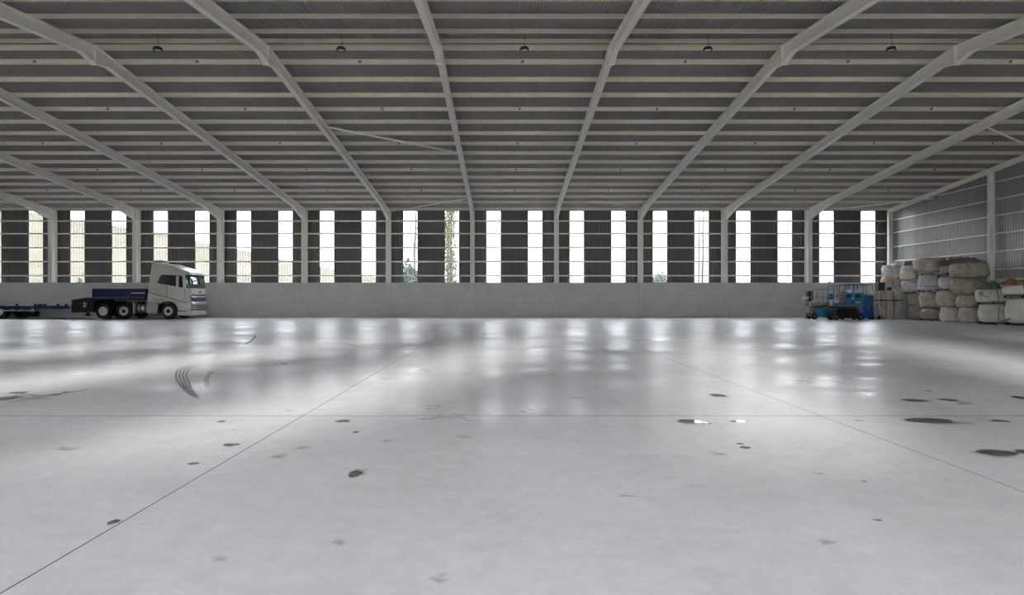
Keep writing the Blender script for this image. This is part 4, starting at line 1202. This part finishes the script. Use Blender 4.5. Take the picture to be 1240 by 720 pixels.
def hill_h(X):
    pts = [(-400, 44), (-200, 34), (-125, 25), (-95, 20), (-65, 13), (-40, 8.5), (-15, 3.5), (20, 2.6), (80, 3.2), (300, 4.5)]
    for (a, p), (b_, q) in zip(pts[:-1], pts[1:]):
        if a <= X <= b_:
            t = (X - a) / (b_ - a); return p + (q - p) * t
    return 3
vs = []; fs = []; nx, ny = 60, 14
for j in range(ny + 1):
    for i in range(nx + 1):
        X = -380 + 660 * i / nx; Y = 110 + 200 * j / ny
        t = min(1, (Y - 110) / 95); t = t * t * (3 - 2 * t)
        vs.append((X, Y, -0.3 + t * (hill_h(X * 200 / max(Y, 150)) + 1.5 * noise.noise(Vector((X * 0.03, Y * 0.03, 1))))))
for j in range(ny):
    for i in range(nx):
        a = j * (nx + 1) + i; fs.append((a, a+1, a+nx+2, a+nx+1))
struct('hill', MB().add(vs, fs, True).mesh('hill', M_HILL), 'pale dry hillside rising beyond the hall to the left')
vs = []; fs = []  # far hills added to screen the bright low sky, haze in their colour
for j in range(9):
    for i in range(81):
        X = -900 + 1900 * i / 80; Y = 420 + 260 * j / 8; t = j / 8; t = t * t * (3 - 2 * t)
        vs.append((X, Y, -0.5 + t * (88 + 6 * noise.noise(Vector((X * 0.008, 2.0, 1))))))
for j in range(8):
    for i in range(80):
        a = j * 81 + i; fs.append((a, a+1, a+82, a+81))
struct('hill', MB().add(vs, fs, True).mesh('hill', mat('added_far_hill', (0.17, 0.174, 0.18), 1.0, spec=0.0, vary=0.06, scale=0.01)), 'added whitish far hills screening the low sky beyond the windows')

def tree(label, X, Y, h, r, seed, n_br=9, leaves=0, leaf_m=None, spread=0.35, leaf_r=0.6, lean=0.0):
    rnd = random.Random(seed)
    root = thing('tree', label, 'tree', (X, Y, -0.1), group='trees behind the hall')
    pts = [(lean * h * t + 0.15 * r * rnd.uniform(-3, 3) * t, 0.1 * rnd.uniform(-1, 1), h * t) for t in [k / 8 for k in range(9)]]
    MB().tube(pts, [r * (1 - 0.85 * k / 8) for k in range(9)], 7).build('trunk', M_BARK, root)
    lv = MB()
    def leaf(p, s):
        a = Euler((rnd.uniform(0, 6), rnd.uniform(0, 6), rnd.uniform(0, 6))).to_matrix()
        lv.add([p + a @ Vector(q) for q in ((-s, 0, 0), (0, -s * 0.6, 0), (s, 0, 0), (0, s * 0.6, 0))], [(0, 1, 2, 3)])
    for b_ in range(n_br):
        t = 0.3 + 0.65 * b_ / n_br
        k = min(7, int(t * 8)); p = Vector(pts[k]).lerp(Vector(pts[k + 1]), t * 8 - k)
        a = rnd.uniform(0, 2 * PI); l = h * spread * (1.1 - t * 0.7)
        d = Vector((math.cos(a), math.sin(a), rnd.uniform(0.6, 1.5))).normalized()
        q1 = p + d * l * 0.5; q2 = q1 + (d + Vector((rnd.uniform(-.4, .4), rnd.uniform(-.4, .4), 0.25))).normalized() * l * 0.5
        rb = r * 0.35 * (1 - t * 0.6)
        m = MB().tube([p, q1, q2], [rb, rb * 0.6, rb * 0.15], 5)
        for c in range(4):
            s0 = p.lerp(q2, 0.4 + 0.15 * c)
            dd = (d + Vector((rnd.uniform(-1, 1), rnd.uniform(-1, 1), rnd.uniform(-.3, .8)))).normalized()
            m.tube([s0, s0 + dd * l * 0.35], [rb * 0.35, rb * 0.08], 4)
        m.build('branch', M_BARK, root)
    for _ in range(leaves):
        t = rnd.random() ** 0.8
        a = rnd.uniform(0, 2 * PI); rr = leaf_r * rnd.random() ** 0.5 * (1.1 - 0.4 * t)
        k = min(7, int(t * 8)); p = Vector(pts[k]).lerp(Vector(pts[k + 1]), t * 8 - k) + Vector((rr * math.cos(a), rr * math.sin(a), rnd.uniform(-.3, .6)))
        leaf(p, rnd.uniform(0.06, 0.13))
    if leaves: lv.build('foliage', leaf_m, root)
    return root
def bush(label, X, Y, w, h, seed, n=2600, m=None):
    rnd = random.Random(seed); root = thing('bush', label, 'bush', (X, Y, -0.1), group='bushes behind the hall')
    lv = MB()
    for _ in range(n):
        u, a = rnd.random() ** 0.5, rnd.uniform(0, 2 * PI); z = rnd.random()
        k = math.sin(PI * min(1, 0.25 + 0.75 * z)) ** 0.6
        p = Vector((w / 2 * u * k * math.cos(a), w / 2 * u * k * math.sin(a) * 0.6, 0.1 + h * z * (0.75 + 0.35 * noise.noise(Vector((a, seed, z))))))
        e = Euler((rnd.uniform(0, 6), rnd.uniform(0, 6), rnd.uniform(0, 6))).to_matrix(); s = rnd.uniform(0.08, 0.17)
        lv.add([p + e @ Vector(q) for q in ((-s, 0, 0), (0, -s * 0.6, 0), (s, 0, 0), (0, s * 0.6, 0))], [(0, 1, 2, 3)])
    lv.build('foliage', m or M_BUSH, root)
    st = MB()
    for k in range(5):
        a = 2 * PI * k / 5
        st.tube([(0.1 * math.cos(a), 0.1 * math.sin(a), 0), (w * 0.25 * math.cos(a), w * 0.15 * math.sin(a), h * 0.6)], [0.05, 0.015], 5)
    st.build('stems', M_BARK, root)
def PX(p, Y): return px(p, Y)
tree('ivy-clad tree right behind the second strip left of the hall middle', PX(545, 60), 60, 15, 0.35, 3, 8, 5200, M_LEAF, leaf_r=0.62)
tree('bare tree with thin branches left of the ivy-clad tree', PX(500, 74), 74, 17, 0.18, 5, 12, lean=0.03)
tree('bare slim tree seen through the strip right of the hall middle', PX(850, 62), 62, 14, 0.12, 8, 9, lean=0.01)
tree('second bare slim trunk close beside the slim tree', PX(846, 66), 66, 14, 0.10, 9, 8, lean=0.005)
tree('bare tree with sparse twigs behind the strip nearest right of the middle', PX(757, 78), 78, 15, 0.08, 12, 8, lean=-0.02)
tree('bare tree far out behind the hillside edge on the left', PX(430, 85), 85, 12, 0.12, 14, 9)
bush('dense bluish bush left of the ivy-clad tree', PX(496, 57), 57, 2.6, 5.2, 1, 4200)
bush('loose bush at the foot of the ivy-clad tree', PX(553, 58), 58, 1.6, 3.4, 2, 1500, M_LEAF)
bush('grey-green bush behind the strip right of the hall middle', PX(800, 66), 66, 3.0, 4.4, 3, 2600)
bush('low bush behind the left windows by the lorry', PX(95, 58), 58, 3.4, 3.2, 4, 2600)
for i, (p, lab) in enumerate([(905, 'leftmost'), (950, 'second'), (1003, 'third'), (1052, 'rightmost')]):
    bush('low distant bush beyond the right windows, %s of four' % lab, PX(p, 88), 88, 4.6, 3.9, 10 + i, 2200)
# paling fence outside the right windows
fn = thing('paling_fence', 'low grey paling fence outside behind the right windows', 'fence', (0, 84, -0.1))
pm = MB().box((-0.05, -0.01, 0), (0.05, 0.01, 3.1)).mesh('paling', M_BARK)
for k in range(150):
    link('paling', pm, fn, (14 + k * 0.24, 0, 0))
for z in (0.6, 2.4): MB().box((13.9, 0.01, z), (50, 0.06, z + 0.1)).build('fence_rail', M_BARK, fn)
